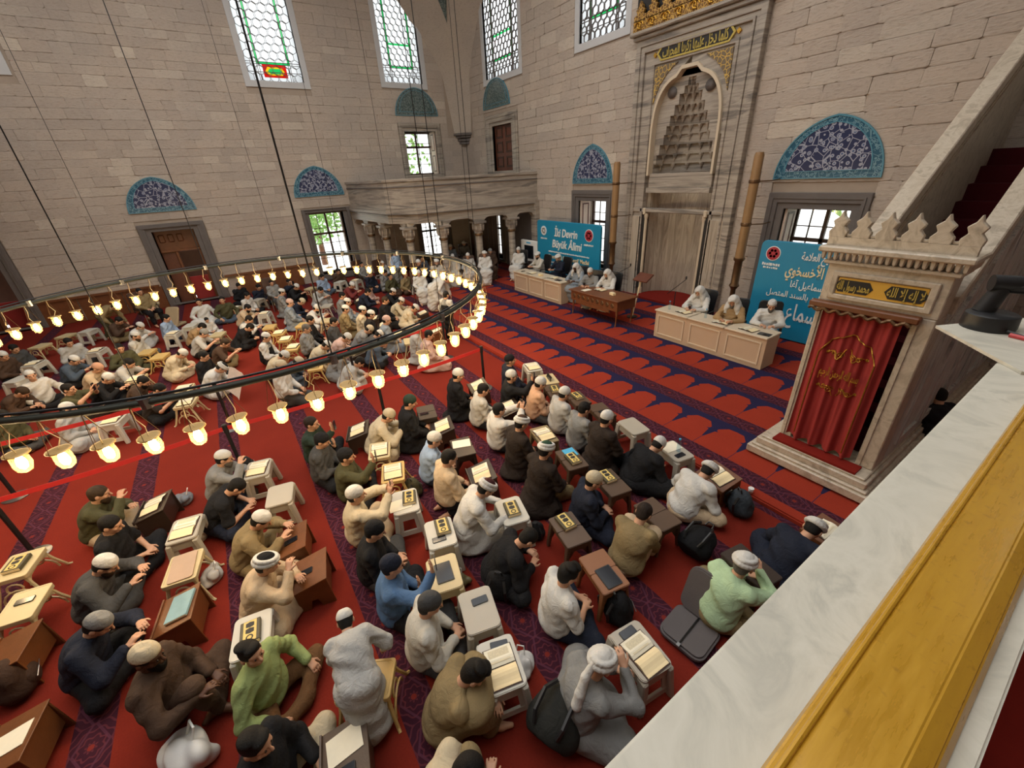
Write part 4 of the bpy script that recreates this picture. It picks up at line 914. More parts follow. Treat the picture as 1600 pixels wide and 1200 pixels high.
def f_turban(v):
    for i in range(20):
        a, b = 2 * PI * i / 20, 2 * PI * (i + 1) / 20; q = lambda t: V3(.086 * math.cos(t), -.012 + .104 * math.sin(t), .055 + .008 * math.sin(t))
        v.cone(q(a), q(b), .026, .026, .012)
    for i in range(20):
        a, b = 2 * PI * i / 20, 2 * PI * (i + 1) / 20; q = lambda t: V3(.08 * math.cos(t), -.012 + .096 * math.sin(t), .083 + .012 * math.cos(t))
        v.cone(q(a), q(b), .022, .022, .008)
def f_turban_full(v): f_turban(v); v.ell((0, -.012, .07), (.085, .1, .072), .01)
def f_dome(v): v.ell((0, -.012, .06), (.08, .097, .078), 0); v.plane_cut((0, 0, .05), (0, 0, -1))
def f_tail(v): v.chain([(0, -.11, .06), (.0, -.16, -.06), (.02, -.19, -.2), (.03, -.2, -.30)], [.03, .034, .04, .045], .02)
def f_shemagh(v):
    v.ell((0, -.012, .04), (.098, .118, .105), 0); v.chain([(0, -.03, .0), (0, -.05, -.14), (0, -.07, -.26)], [.11, .15, .2], .08); v.chain([(-.1, .03, -.1), (-.13, .08, -.26)], [.06, .07], .05); v.chain([(.1, .03, -.1), (.13, .08, -.26)], [.06, .07], .05)
    v.ell((0, .105, -.03), (.058, .09, .095), .02, cut=True); v.ell((0, .16, -.22), (.09, .1, .16), .03, cut=True); v.ell((0, -.0, -.06), (.07, .085, .1), .01, cut=True); v.plane_cut((0, 0, -.30), (0, .3, -1)); v.folds(.006, 40, 1)
LO, HI = (-.2, -.2, -.2), (.2, .2, .2)
HW = {}
def build_headwear():
    HW['hair'] = hw(f_hair, LO, HI, .0075, M['hair'], 'hair'); HW['hair2'] = hw(f_hair2, LO, HI, .0075, M['hair'], 'hair'); HW['beard'] = hw(f_beard, LO, HI, .0075, M['hair'], 'beard')
    HW['cap'] = hw(f_cap, LO, HI, .006, M['cloth'], 'cap'); HW['skullcap'] = hw(f_skullcap, LO, HI, .006, M['cloth'], 'cap'); HW['turban'] = hw(f_turban, LO, HI, .006, M['cloth'], 'turban_wrap'); HW['turban_full'] = hw(f_turban_full, LO, HI, .006, M['cloth'], 'turban_wrap')
    HW['dome'] = hw(f_dome, LO, HI, .006, M['cloth'], 'turban_crown'); HW['tail'] = hw(f_tail, (-.2, -.3, -.4), (.2, .1, .2), .01, M['cloth'], 'turban_tail'); HW['shemagh'] = hw(f_shemagh, (-.32, -.35, -.42), (.32, .3, .2), .009, M['cloth'], 'headscarf')
    mb = MB()
    em = simple('dark_eyes', lin(40, 30, 26), .2, .1, 5)
    for s in (-1, 1): HW['eye%d' % s] = MB().lathe([(0, -.0105), (.0075, -.0075), (.0105, 0), (.0075, .0075), (0, .0105)], 8, (s * .03, .0895, .004)).mesh('eye', em, smooth=True)
build_headwear()
POSE = {
 'cross': make_pose('cross', .16, .30), 'crossL': make_pose('crossL', .2, .25, .5), 'crossU': make_pose('crossU', .06, -.05, -.3, wr=(.26, .27, .22), wl=(-.26, .27, .22)),
 'read': make_pose('read', .42, .45, wr=(.13, .50, .42), wl=(-.13, .50, .42)), 'readd': make_pose('readd', .55, .7, .15, wr=(.10, .42, .26), wl=(-.13, .42, .26)),
 'chin': make_pose('chin', .34, .1, .2, wr=(.05, .44, .60), wl=(-.05, .45, .40)), 'kneel': make_pose('kneel', .12, .3, legs='kneel', wr=(.13, .30, .30), wl=(-.13, .30, .30)), 'kneelr': make_pose('kneelr', .4, .45, .1, legs='kneel', wr=(.14, .5, .42), wl=(-.14, .5, .40)),
 'phone': make_pose('phone', .1, .05, wr=(.07, .46, .66), wl=(-.07, .46, .66), hd=(-.25, .3, 1), curl=.5), 'phone1': make_pose('phone1', .12, .05, wr=(.16, .46, .68), wl=(-.1, .3, .22), hd=(0, .1, 1), curl=.4),
 'kneeup': make_pose('kneeup', .08, .15, -.2, legs='kneeup', wr=(.2, .38, .42), wl=(-.08, .34, .26)), 'hug': make_pose('hug', .42, .5, legs='hug', wr=(-.03, .46, .36), wl=(.03, .46, .33), hd=(-1, .2, 0)),
 'chair': make_pose('chair', .05, .12, legs='chair', wr=(.1, .30, .64), wl=(-.08, .30, .65)), 'desk': make_pose('desk', .14, .3, legs='tuck', wr=(.12, .42, .80), wl=(-.12, .42, .80)),
 'stand': make_pose('stand', .03, .2, legs='stand', wr=(.12, .22, 1.02), wl=(-.22, .05, .86)), 'bend': make_pose('bend', .95, .3, legs='bend', wr=(.3, .42, .58), wl=(-.22, .52, .45))}
CACHE = {}
def pm(kind, pose, *a):
    key = (kind, pose) + a
    if key not in CACHE:
        p = POSE[pose]
        CACHE[key] = {'body': lambda: body_mesh(p), 'top': lambda: top_mesh(p), 'tee': lambda: top_mesh(p, False), 'vest': lambda: top_mesh(p, vest=True, fat=1.19), 'coat': lambda: top_mesh(p, coat=True, fat=1.22), 'trousers': lambda: bottom_mesh(p), 'robe': lambda: bottom_mesh(p, True)}[kind]()
    return CACHE[key]
PC = {'black': '17171a', 'navy': '1d2333', 'white': 'd8d6d0', 'cream': 'cfc0a2', 'peach': 'd2a888', 'grey': '8a8a88', 'lgrey': 'b9b8b4', 'dgrey': '4a4a4a', 'brown': '4e3a2c', 'dbrown': '2c221c', 'olive': '4c4a30', 'khaki': '8f7c58', 'beige': 'cdb595', 'blue': '54749c', 'lblue': '9fb4cf', 'mint': 'b9d6ac', 'lime': '98a86c', 'green': '2f4a38', 'tan': 'a88a62', 'maroon': '4a2222', 'red': '7a3330', 'offw': 'c9c5ba', 'slate': '4c5866', 'bgrey': '8d97a0', 'choc': '6a4a2c', 'pink': 'cfae a2'.replace(' ', ''), 'dgreen': '2a3a30', 'skinp': 'c89a80'}
SK = {'a': 'c99a7c', 'b': 'b88565', 'c': '8d5f43', 'd': '5a3a28', 'e': 'd8aa8c'}
HC = {'k': '16120f', 'b': '2e2018', 'g': '77726c', 'w': 'c8c4bd', 'n': '4a3826'}
def setc(o, h): c = hexc(h); o.color = (*c, 1); return o
people = []
def person(px, py, pose, label, top='white', bot='black', hat='hair', hatc='white', style='shirt', ang=0, sk='a', hair='k', beard=None, scale=1.0, zb=None, mir=False, group='seated worshippers on the carpet', loc=None):
    p = POSE[pose]; hc = p['hc'] * scale
    if loc is None:
        zz = 0 if zb is None else zb
        if zb is None: w3 = ground(px, py, hc[2]); 
        else: w3 = onz(px, py, hc[2] + zb)
        a = math.radians(ang); mx = -1 if mir else 1; ox = hc[0] * mx
        loc = Vector((w3.x - (math.cos(a) * ox - math.sin(a) * hc[1]), w3.y - (math.sin(a) * ox + math.cos(a) * hc[1]), w3.z - hc[2]))
    else: a = math.radians(ang); loc = Vector(loc)
    b = link('person', pm('body', pose), None, loc, (0, 0, a)); b.scale = (scale * (-1 if mir else 1), scale, scale); setc(b, SK[sk])
    tag(b, label, 'person', group)
    tk = {'shirt': 'top', 'tee': 'tee', 'robe': 'top', 'vest': 'top', 'coat': 'coat'}[style]
    t = link({'robe': 'robe', 'coat': 'cloak', 'tee': 't_shirt'}.get(style, 'shirt'), pm(tk, pose), b); setc(t, PC[top])
    if style == 'vest': q = link('waistcoat', pm('vest', pose), b); setc(q, PC[bot])
    q = link('robe_skirt' if style == 'robe' else 'trousers', pm('robe' if style == 'robe' else 'trousers', pose), b); setc(q, PC[top if style == 'robe' else bot])
    Mh = Matrix.Translation(Vector(p['hc'])) @ Matrix([list(r_) for r_ in p['Rh']]).to_4x4()
    def on(nm, key, c): o = link(nm, HW[key], b); o.matrix_local = Mh; setc(o, c); return o
    on('eye', 'eye1', '201814'); on('eye', 'eye-1', '201814')
    if hat in ('hair', 'hair2'): on('hair', hat, HC[hair])
    elif hat in ('cap', 'skullcap'): on('hair', 'hair', HC[hair]); on('cap', hat, PC[hatc])
    elif hat == 'turban':
        on('hair', 'hair', HC[hair]); on('turban_wrap', 'turban', PC['white']); on('turban_crown', 'dome', PC[hatc])
    elif hat == 'turban_tail': on('turban_wrap', 'turban_full', PC['white']); on('turban_tail', 'tail', PC['white'])
    elif hat == 'turban_white': on('hair', 'hair', HC[hair]); on('turban_wrap', 'turban_full', PC['white'])
    elif hat == 'shemagh': on('headscarf', 'shemagh', PC[hatc])
    if beard: on('beard', 'beard', HC[beard])
    people.append(b); return b
# ================================================================ furniture, lamps, barriers
def rrect(w, d, r, n=4):
    P = []
    for cx, cy, a in ((w / 2 - r, d / 2 - r, 0), (-w / 2 + r, d / 2 - r, 90), (-w / 2 + r, -d / 2 + r, 180), (w / 2 - r, -d / 2 + r, 270)):
        P += [(cx + r * math.cos(math.radians(a + 90 * i / n)), cy + r * math.sin(math.radians(a + 90 * i / n))) for i in range(n + 1)]
    return P
fz = lambda a, b, d: (a, b, d)
def taper(mb, c0, c1, s0, s1):
    a = [(c0[0] + i * s0[0] / 2, c0[1] + j * s0[1] / 2, c0[2]) for i, j in ((-1, -1), (1, -1), (1, 1), (-1, 1))]; b = [(c1[0] + i * s1[0] / 2, c1[1] + j * s1[1] / 2, c1[2]) for i, j in ((-1, -1), (1, -1), (1, 1), (-1, 1))]
    return mb.add(a + b, [(3, 2, 1, 0), (4, 5, 6, 7), (0, 1, 5, 4), (1, 2, 6, 5), (2, 3, 7, 6), (3, 0, 4, 7)])
STM = {}
def stool_meshes(ty):
    """list of (part name, mesh, parent index or None); local frame, top long side along X"""
    if ty in STM: return STM[ty]
    L = []; pt, lq = M['paint'], M['lacquer']
    def P(n, mb, m, b=.006, **k): L.append((n, mb.mesh(n, m, bevel=b, **k)))
    if ty == 'A':
        h = .44; W, D = .46, .33
        mb = MB().prism(rrect(W, D, .05), fz, h - .03, h); P('tabletop', mb, pt, .007, seg=2)
        for i in (-1, 1):
            for j in (-1, 1): P('leg', taper(MB(), (i * (W / 2 + .01), j * (D / 2 + .01), 0), (i * (W / 2 - .035), j * (D / 2 - .03), h - .03), (.075, .06), (.095, .06)), pt, .012)
        P('apron', MB().ring(rrect(W - .02, D - .02, .04), rrect(W - .05, D - .05, .035), fz, h - .13, h - .02), pt, 0)
        for i in (-1, 1):
            P('end_panel', MB().ring([(-D / 2 + .0, .07), (D / 2 - .0, .07), (D / 2 - .04, h - .03), (-D / 2 + .04, h - .03)], [(-.085, .13), (.085, .13), (.07, .31), (-.07, .31)], lambda a, b, d: (i * (W / 2 + .005 - .05 * b / h) + d, a, b), -.01, .01), pt, 0)
            P('stretcher', MB().box(i * (W / 2 - .01) - .012, i * (W / 2 - .01) + .012, -D / 2 + .02, D / 2 - .02, .1, .14), pt)
    elif ty == 'B':
        h = .38; W, D = .44, .31
        P('tabletop', MB().prism(rrect(W, D, .02), fz, h - .02, h), pt, .006)
        P('rim', MB().ring(rrect(W + .02, D + .02, .03), rrect(W - .03, D - .03, .02), fz, h - .05, h + .004), pt, .004)
        for i in (-1, 1):
            for j in (-1, 1):
                P('leg', MB().tube([(i * (W / 2 - .03), j * (D / 2 - .04), h - .03), (i * (W / 2 - .01), j * (D / 2 + .0), .2), (i * (W / 2 + .03), j * (D / 2 + .06), .02), (i * (W / 2 + .05), j * (D / 2 + .09), .0)], [.022, .018, .016, .014], 6), pt, 0)
            P('scroll_brace', MB().tube([(i * (W / 2 - .0), .07 * math.cos(t), .22 + .07 * math.sin(t)) for t in [k * 2 * PI / 12 for k in range(12)]], .011, 5, True), pt, 0)
            P('arch_brace', MB().tube([(i * (W / 2 + .01), (D / 2) * math.cos(t), .04 + .16 * math.sin(t)) for t in [PI * k / 8 for k in range(9)]], .012, 5), pt, 0)
            P('side_apron', MB().prism([(-W / 2 + .03, h - .04), (-W / 2 + .0, h - .17), (-W / 2 + .08, h - .09), (0, h - .075), (W / 2 - .08, h - .09), (W / 2, h - .17), (W / 2 - .03, h - .04)], lambda a, b, d: (a, i * (D / 2 - .02) + d, b), -.007, .007), pt, 0)
    elif ty == 'C':
        W, D, h0, h1 = .47, .36, .30, .40; sl = lambda y: h0 + (y + D / 2) / D * (h1 - h0)
        mb = MB(); mb.add([(x, y, sl(y) + dz) for dz in (-.02, 0) for y in (-D / 2, D / 2) for x in (-W / 2, W / 2)], [(0, 2, 3, 1), (4, 5, 7, 6), (0, 1, 5, 4), (2, 6, 7, 3), (0, 4, 6, 2), (1, 3, 7, 5)]); P('desk_top', mb, lq, .004)
        P('ledge', MB().box(-W / 2, W / 2, -D / 2 - .012, -D / 2 + .006, h0 - .03, h0 + .022), lq, .003)
        for i in (-1, 1):
            x = i * (W / 2 - .02); f = lambda a, b, d: (x + d, a, b); o = [(-D / 2 + .02, 0), (-.06, 0), (-.03, .12), (.03, .12), (.06, 0), (D / 2 + .02, 0), (D / 2 - .01, h1 - .02), (-D / 2 + .01, h0 - .02)]
            P('side_panel', MB().prism(o, f, -.009, .009), lq, .003)
        P('front_panel', MB().box(-W / 2 + .03, W / 2 - .03, D / 2 - .03, D / 2 - .015, .08, h1 - .02), lq, .003); P('lower_rail', MB().box(-W / 2 + .02, W / 2 - .02, -D / 2 + .04, -D / 2 + .06, h0 - .12, h0 - .03), lq, .003)
    elif ty == 'D':
        h = .42; W, D = .50, .32
        for i in (-1, 1):
            mb = MB().prism([(a * .5 + i * W * .2501, b) for a, b in rrect(W, D, .03)], fz, h - .03, h); P('tabletop_half', mb, pt, .006, seg=2)
            for j in (-1, 1): P('leg', taper(MB(), (i * (W / 2 - .03), j * (D / 2 + .015), 0), (i * (W / 2 - .05), j * (D / 2 - .03), h - .03), (.05, .04), (.07, .045)), pt, .008)
            P('end_panel', MB().prism([(-D / 2 + .03, h - .03), (-D / 2 + .01, .12), (-.05, .28), (.05, .28), (D / 2 - .01, .12), (D / 2 - .03, h - .03)], lambda a, b, d: (i * (W / 2 - .05) + d, a, b), -.008, .008), pt, 0)
        P('apron', MB().ring(rrect(W - .03, D - .03, .03), rrect(W - .06, D - .06, .025), fz, h - .1, h - .02), pt, 0)
    STM[ty] = L; return L
STH = {'A': .44, 'B': .384, 'C': .35, 'D': .42}
STN = {'A': 'stool_table', 'B': 'lattice_book_stand', 'C': 'wooden_book_stand', 'D': 'folding_book_table'}
stands = []
def stand(px, py, ty, col, ang=0, h=None, loc=None):
    p = ground(px, py, STH[ty]) if loc is None else Vector(loc)
    r = empty(STN[ty], (p.x, p.y, p.z - STH[ty] if loc is None else p.z), None, 'book stand', 'book stands set out before the worshippers', rz=math.radians(ang))
    for n, me in stool_meshes(ty):
        o = link(n, me, r); setc(o, col)
    r['_ty'] = ty; stands.append(r); return r
IM = {}
def item_meshes(kind):
    if kind in IM: return IM[kind]
    L = []
    if kind == 'open_book':
        L.append(('cover', MB().box(-.175, .175, -.13, .13, 0, .006).mesh('cover', M['wood_dark'])))
        for i in (-1, 1):
            mb = MB().grid(lambda u, v: (i * (.005 + .16 * u), -.12 + .24 * v, .008 + .022 * math.sin(PI * min(1, u * 1.3)) * (1 - u * .6) + .006), 6, 1); mb.add([(i * .005, -.12, .006), (i * .165, -.12, .006), (i * .165, .12, .006), (i * .005, .12, .006)], [(0, 1, 2, 3)])
            L.append(('page', mb.mesh('page', M['pages'] if i > 0 else M['paper'], smooth=False)))
        L.append(('text_block', MB().box(-.14, -.03, -.09, .09, .0285, .029).mesh('text_block', simple('printed_text', lin(214, 202, 172), .8, .3, 120))))
    elif kind == 'gold_book':
        L.append(('cover', MB().box(-.12, .12, -.085, .085, 0, .045).mesh('cover', simple('dark_binding', lin(70, 64, 44), .5, .2, 20), bevel=.006)))
        L.append(('page_block', MB().box(-.117, .122, -.08, .08, .006, .039).mesh('page_block', M['pages'])))
        L.append(('gilded_panel', MB().box(-.11, .11, -.055, .055, .0445, .047).mesh('gilded_panel', simple('book_gilding', lin(214, 188, 108), .5, .12, 20))))
        mb = MB()
        for x in (-.065, .0): mb.prism([(x - .03, 0), (x - .02, -.035), (x + .02, -.035), (x + .03, 0), (x + .02, .035), (x - .02, .035)], fz, .0468, .0485)
        L.append(('title_cartouche', mb.mesh('title_cartouche', M['black_ground'])))
        L.append(('medallion', MB().lathe([(.032, .0468), (.032, .0485), (.02, .0485), (.02, .0468)], 12, (.072, 0, 0)).mesh('medallion', M['black_ground'])))
    elif kind == 'phone':
        L.append(('phone_body', MB().prism(rrect(.078, .16, .012), fz, 0, .009).mesh('phone_body', M['black']))); L.append(('screen', MB().prism(rrect(.07, .15, .01), fz, .009, .0095).mesh('screen', M['screen'])))
    elif kind == 'tablet':
        L.append(('tablet_body', MB().prism(rrect(.25, .18, .012), fz, 0, .009).mesh('tablet_body', M['black']))); L.append(('screen', MB().prism(rrect(.23, .16, .006), fz, .009, .0096).mesh('screen', M['screen'])))
    elif kind == 'paper': L.append(('sheet', MB().box(-.1, .1, -.14, .14, 0, .004).mesh('sheet', M['paper'])))
    elif kind == 'blue_paper': L.append(('sheet', MB().box(-.1, .1, -.09, .09, 0, .006).mesh('sheet', M['blue_paper'])))
    elif kind == 'blue_book':
        L.append(('cover', MB().box(-.16, .16, -.11, .11, 0, .03).mesh('cover', simple('pale_blue_cover', lin(128, 164, 172), .5, .25, 9), bevel=.004))); L.append(('page_block', MB().box(-.157, .162, -.107, .107, .005, .025).mesh('page_block', M['pages'])))
    elif kind == 'board': L.append(('sheet', MB().prism(rrect(.42, .24, .03), fz, 0, .014).mesh('sheet', simple('beige_board', lin(176, 150, 128), .6, .1, 6))))
    elif kind == 'bottle':
        L.append(('bottle_body', MB().lathe([(.03, 0), (.032, .02), (.03, .08), (.032, .14), (.014, .18), (.014, .2)], 12).mesh('bottle_body', M['glass_b'], smooth=True))); L.append(('bottle_cap', MB().lathe([(.016, .2), (.016, .22), (0, .222)], 10).mesh('bottle_cap', M['blue_paper'])))
    elif kind == 'box': L.append(('tissue_box', MB().box(-.09, .09, -.055, .055, 0, .07).mesh('tissue_box', M['pages'], bevel=.005)))
    IM[kind] = L; return L
INAME = {'open_book': 'open_book', 'gold_book': 'closed_book', 'phone': 'phone', 'tablet': 'tablet', 'paper': 'paper_sheet', 'blue_paper': 'blue_sheet', 'blue_book': 'closed_book', 'board': 'writing_board', 'bottle': 'water_bottle', 'box': 'tissue_box'}
ICAT = {'open_book': 'book', 'gold_book': 'book', 'phone': 'phone', 'tablet': 'tablet', 'paper': 'paper', 'blue_paper': 'paper', 'blue_book': 'book', 'board': 'board', 'bottle': 'bottle', 'box': 'box'}
IDESC = {'open_book': 'open book with cream pages', 'gold_book': 'closed book with gilded title panel', 'phone': 'black phone', 'tablet': 'black tablet', 'paper': 'white paper sheet', 'blue_paper': 'bright blue sheet', 'blue_book': 'pale blue closed book', 'board': 'beige rounded writing board', 'bottle': 'clear water bottle', 'box': 'cream tissue box'}
items = []
def item(kind, st, dx=0, dy=0, rz=0, label=None, stand_up=False):
    """laid on a stand (local offset) or at a world point"""
    if isinstance(st, Vector): base = st; a = 0; tilt = 0
    else:
        ty = st['_ty']; a = st.rotation_euler.z; base = Vector(st.location); hz = STH[ty] + .001; tilt = math.atan(.10 / .36) if ty == 'C' else 0
        if ty == 'C': hz = .35 + dy * .10 / .36 + .002
        base = base + Vector((math.cos(a) * dx - math.sin(a) * dy, math.sin(a) * dx + math.cos(a) * dy, hz))
    r = empty(INAME[kind], base, label, ICAT[kind], None)
    r.rotation_euler = (Matrix.Rotation(a, 3, 'Z') @ Matrix.Rotation(tilt if not stand_up else 1.2, 3, 'X') @ Matrix.Rotation(rz, 3, 'Z')).to_euler()
    for n, me in item_meshes(kind): link(n, me, r)
    items.append((r, kind, st)); return r
# long panel tables
def panel_table(x0, y0, label):
    r = empty('conference_table', (x0 + .5, y0 + .27, STEP_H), label, 'table', 'beige panelled tables of the speakers'); z = STEP_H
    MB().box(x0 + .01, x0 + .97, y0 + .02, y0 + .54, z, z + .71).build('cabinet', M['beige_panel'], r, bevel=.006)
    MB().box(x0 - .005, x0 + .985, y0 - .02, y0 + .58, z + .71, z + .75).build('tabletop', M['beige_edge'], r, bevel=.008)
    MB().ring(rect(x0 + .1, x0 + .88, z + .1, z + .62), rect(x0 + .13, x0 + .85, z + .13, z + .59), lambda a, b, d: (a, y0 + d, b), 0, .03).build('panel_moulding', M['beige_edge'], r)
    return r
for k, l in enumerate(('leftmost beige panelled table of the left trio', 'middle beige panelled table of the left trio', 'beige panelled table of the left trio next to wooden desk')): panel_table(-13.48 + .93 * k, 9.0, l)
for k, l in enumerate(('beige panelled table of the right trio nearest the mihrab', 'middle beige panelled table of the right trio', 'beige panelled table of the right trio nearest the minbar')): panel_table(-6.70 + .95 * k, 8.92, l)
r = empty('wooden_desk', (-8.8, 9.1, STEP_H), 'carved brown wooden desk with slim curved legs', 'desk'); dz = STEP_H
MB().box(-9.82, -7.75, 8.62, 9.5, dz + .74, dz + .78).build('desktop', M['wood'], r, bevel=.012)
MB().box(-9.76, -7.81, 8.68, 9.44, dz + .45, dz + .74).build('carved_apron', M['wood'], r, bevel=.01)
for k in range(9): MB().lathe([(.0, -.012), (.05, -.012), (.07, .0), (.05, .012), (0, .012)], 10, (-9.6 + .2 * k, 8.675, dz + .6), Matrix.Rotation(PI / 2, 3, 'X')).build('carved_rosette', M['bronze'], r)
for x in (-9.7, -7.87):
    for y in (8.74, 9.38): MB().tube([(x, y, dz + .46), (x + .015, y - .01, dz + .3), (x - .01, y, dz + .12), (x, y - .02, dz)], [.035, .028, .018, .022], 8).build('leg', M['wood'], r)
MB().box(-9.5, -8.1, 8.66, 8.69, dz + .38, dz + .46).build('scalloped_edge', M['wood'], r)
def chair_at(x, y, ang, label, mat='blacklea', z=STEP_H):
    r = empty('office_chair', (x, y, z), label, 'chair', 'chairs of the speakers', rz=math.radians(ang))
    MB().box(-.25, .25, -.24, .26, .42, .5).build('seat', M[mat], r, world=False, bevel=.03, seg=2)
    mb = MB().prism(rrect(.5, .62, .08), lambda a, b, d: (a, -.26 - .12 * (b + .3) / .6 + d, .84 + b), -.03, .03); mb.build('backrest', M[mat], r, world=False, bevel=.012)
    for s in (-1, 1):
        MB().tube([(s * .28, -.2, .5), (s * .29, -.2, .66), (s * .29, .2, .67), (s * .28, .22, .5)], .018, 6).build('armrest', M['black'], r, world=False)
        MB().tube([(s * .22, .22, .44), (s * .24, .26, .0)], .014, 6).build('leg', M['steel'], r, world=False); MB().tube([(s * .22, -.2, .44), (s * .24, -.28, .0)], .014, 6).build('leg', M['steel'], r, world=False)
    return r
# banners
def banner(x0, x1, label):
    r = empty('banner', ((x0 + x1) / 2, 11.1, STEP_H), label, 'banner')
    w_, h_ = x1 - x0, 2.32
    MB().prism([(a + (x0 + x1) / 2, b + STEP_H + .02 + h_ / 2) for a, b in rrect(w_, h_, .12)], lambda a, b, d: (a, 11.1 + d, b), 0, .1).build('banner_panel', M['banner'], r, bevel=.012)
    for s in (-1, 1): MB().box((x0 + x1) / 2 + s * w_ * .35 - .04, (x0 + x1) / 2 + s * w_ * .35 + .04, 10.95, 11.4, STEP_H, STEP_H + .03).build('foot', M['steel'], r)
    return r
def emblem(r, x, z, rad, red):
    o = Vector(r.location); mw = M['white']; mr = simple('emblem_red', lin(176, 50, 62), .6) if red else simple('emblem_blue', lin(150, 190, 210), .6)
    Rm = Matrix.Rotation(PI / 2, 3, 'X')
    e = MB().lathe([(0, 0), (rad, 0), (rad, .012), (0, .012)], 24, (x, 11.1, z), Rm).build('emblem', mw if red else mr, r)
    MB().lathe([(rad * .72, .012), (rad * .9, .012), (rad * .9, .018), (rad * .72, .018)], 24, (x, 11.1, z), Rm).build('emblem_ring', mr if red else mw, e)
    for k in range(6):
        a = k * PI / 3; MB().lathe([(0, .012), (rad * .2, .012), (rad * .2, .018), (0, .018)], 8, (x + rad * .45 * math.cos(a), 11.1, z + rad * .45 * math.sin(a)), Rm).build('emblem_petal', mr if red else mw, e)
    MB().lathe([(0, .012), (rad * .16, .012), (rad * .16, .02), (0, .02)], 8, (x, 11.1, z), Rm).build('emblem_centre', mr if red else mw, e)
def smallprint(r, x, z, w_, h_, mat='white', seed=1):
    rn = random.Random(seed); mb = MB(); a = x - w_ / 2
    while a < x + w_ / 2:
        q = rn.uniform(.02, .05); mb.box(a, min(a + q, x + w_ / 2), 11.088, 11.1, z - h_ / 2 * rn.uniform(.6, 1), z + h_ / 2 * rn.uniform(.5, 1)); a += q + rn.uniform(.008, .025)
    o = mb.build('small_print', M[mat], r); o['kind'] = 'stuff'
bl = banner(-14.66, -10.98, 'turquoise banner with white Turkish title behind the left tables')
o = Vector(bl.location); TX = lambda x, z: Vector((x, 11.092, z)) - o
text('\u0130ki Devrin', 'title_text', M['white'], bl, TX(-12.85, 1.98), (PI / 2, 0, 0), .42, 1.35, .006, .18, .008); text('B\u00fcy\u00fck \u00c2limi', 'title_text', M['white'], bl, TX(-12.8, 1.55), (PI / 2, 0, 0), .42, 1.75, .006, .18, .008)
text('S\u00fcnen-i Eb\u00fb D\u00e2v\u00fbd Sem\u00e2\u2019 Meclisi', 'subtitle_text', M['pages'], bl, TX(-12.7, 1.04), (PI / 2, 0, 0), .22, 2.4, .004, 0, .004)
for k, (z, w_, h_) in enumerate(((1.24, 2.4, .06), (.82, 2.5, .08), (.68, 2.7, .07), (.56, 2.6, .05))): smallprint(bl, -12.7, z, w_, h_, seed=k)
emblem(bl, -14.2, 2.02, .19, False); emblem(bl, -11.55, 2.02, .22, True); smallprint(bl, -14.2, 1.72, .42, .07, seed=8); smallprint(bl, -11.55, 1.68, .5, .08, seed=9)
brr = banner(-5.42, -2.55, 'turquoise banner with white Arabic lettering beside the minbar'); o = Vector(brr.location); TX = lambda x, z: Vector((x, 11.092, z)) - o
text('\ufe94\ufee3\ufefc\ufecc\ufedf\ufe8d \ufea6\ufef4\ufeb8\ufedf\ufe8d \ufeef\ufeae\ufedb\ufeab', 'arabic_line', M['white'], brr, TX(-3.9, 2.12), (PI / 2, 0, 0), .24, 1.1, .005, bold=.004)
text('\ufef1\ufeee\ufea8\ufeb4\ufea7\ufef7\ufe8d \ufef1\ufeaa\ufee8\ufed3\ufe83 \ufead\ufeaa\ufef4\ufea3', 'arabic_line', M['pages'], brr, TX(-3.85, 1.78), (PI / 2, 0, 0), .34, 1.75, .005, bold=.006)
text('\ufe8e\ufecf\ufe81 \ufede\ufef4\ufecb\ufe8e\ufee4\ufeb3\ufe87 \ufed2\ufed7\ufeed \ufe94\ufef4\ufed8\ufe91', 'arabic_line', M['white'], brr, TX(-3.85, 1.46), (PI / 2, 0, 0), .22, 1.4, .005, bold=.003)
text('\ufede\ufebc\ufe98\ufee4\ufedf\ufe8d \ufeaa\ufee8\ufeb4\ufedf\ufe8e\ufe91 \ufea9\ufeed\ufe8d\ufea9 \ufef2\ufe91\ufe83 \ufee6\ufee8\ufeb3 \ufef2\ufed3', 'arabic_line', M['white'], brr, TX(-4.0, 1.2), (PI / 2, 0, 0), .2, 2.1, .005, bold=.002)
text('\ufec9\ufe8e\ufee4\ufeb3\ufeed \ufe80\ufefc\ufee3\ufe87', 'arabic_title', M['white'], brr, TX(-3.75, .78), (PI / 2, 0, 0), .55, 1.5, .006, bold=.008)
emblem(brr, -5.1, 2.12, .17, True); smallprint(brr, -5.1, 1.86, .42, .07, seed=11); smallprint(brr, -5.1, 1.78, .34, .05, seed=12)
# giant candles
def candle(x, label):
    r = empty('candlestick', (x, 11.35, STEP_H), label, 'candlestick', 'giant candles flanking the mihrab'); z = STEP_H
    MB().lathe([(.24, 0), (.26, .06), (.2, .14), (.09, .24), (.07, .4), (.12, .5), (.07, .6), (.065, .95), (.13, 1.05), (.1, 1.12), (.1, 1.7), (.14, 1.75), (.14, 1.8)], 18, (x, 11.35, z)).build('bronze_stand', M['bronze'], r, smooth=True, angle=.7)
    MB().lathe([(.115, 1.8), (.11, 4.2), (.09, 4.27), (.0, 4.28)], 16, (x, 11.35, z)).build('candle', M['candle'], r, smooth=True, angle=.7)
    for h in (2.6, 3.6):
        MB().lathe([(.12, h), (.128, h + .02), (.128, h + .06), (.12, h + .08)], 16, (x, 11.35, z)).build('bracket_band', M['bronze'], r); MB().tube([(x + .12, 11.35, z + h + .04), (x + .3, 11.6, z + h + .04), (x + .32, 11.95, z + h + .06)], .014, 5).build('wall_bracket', M['bronze'], r)
candle(-10.62, 'tall giant candle left of the mihrab beside the left banner'); candle(-6.05, 'tall giant candle right of the mihrab beside the right banner')
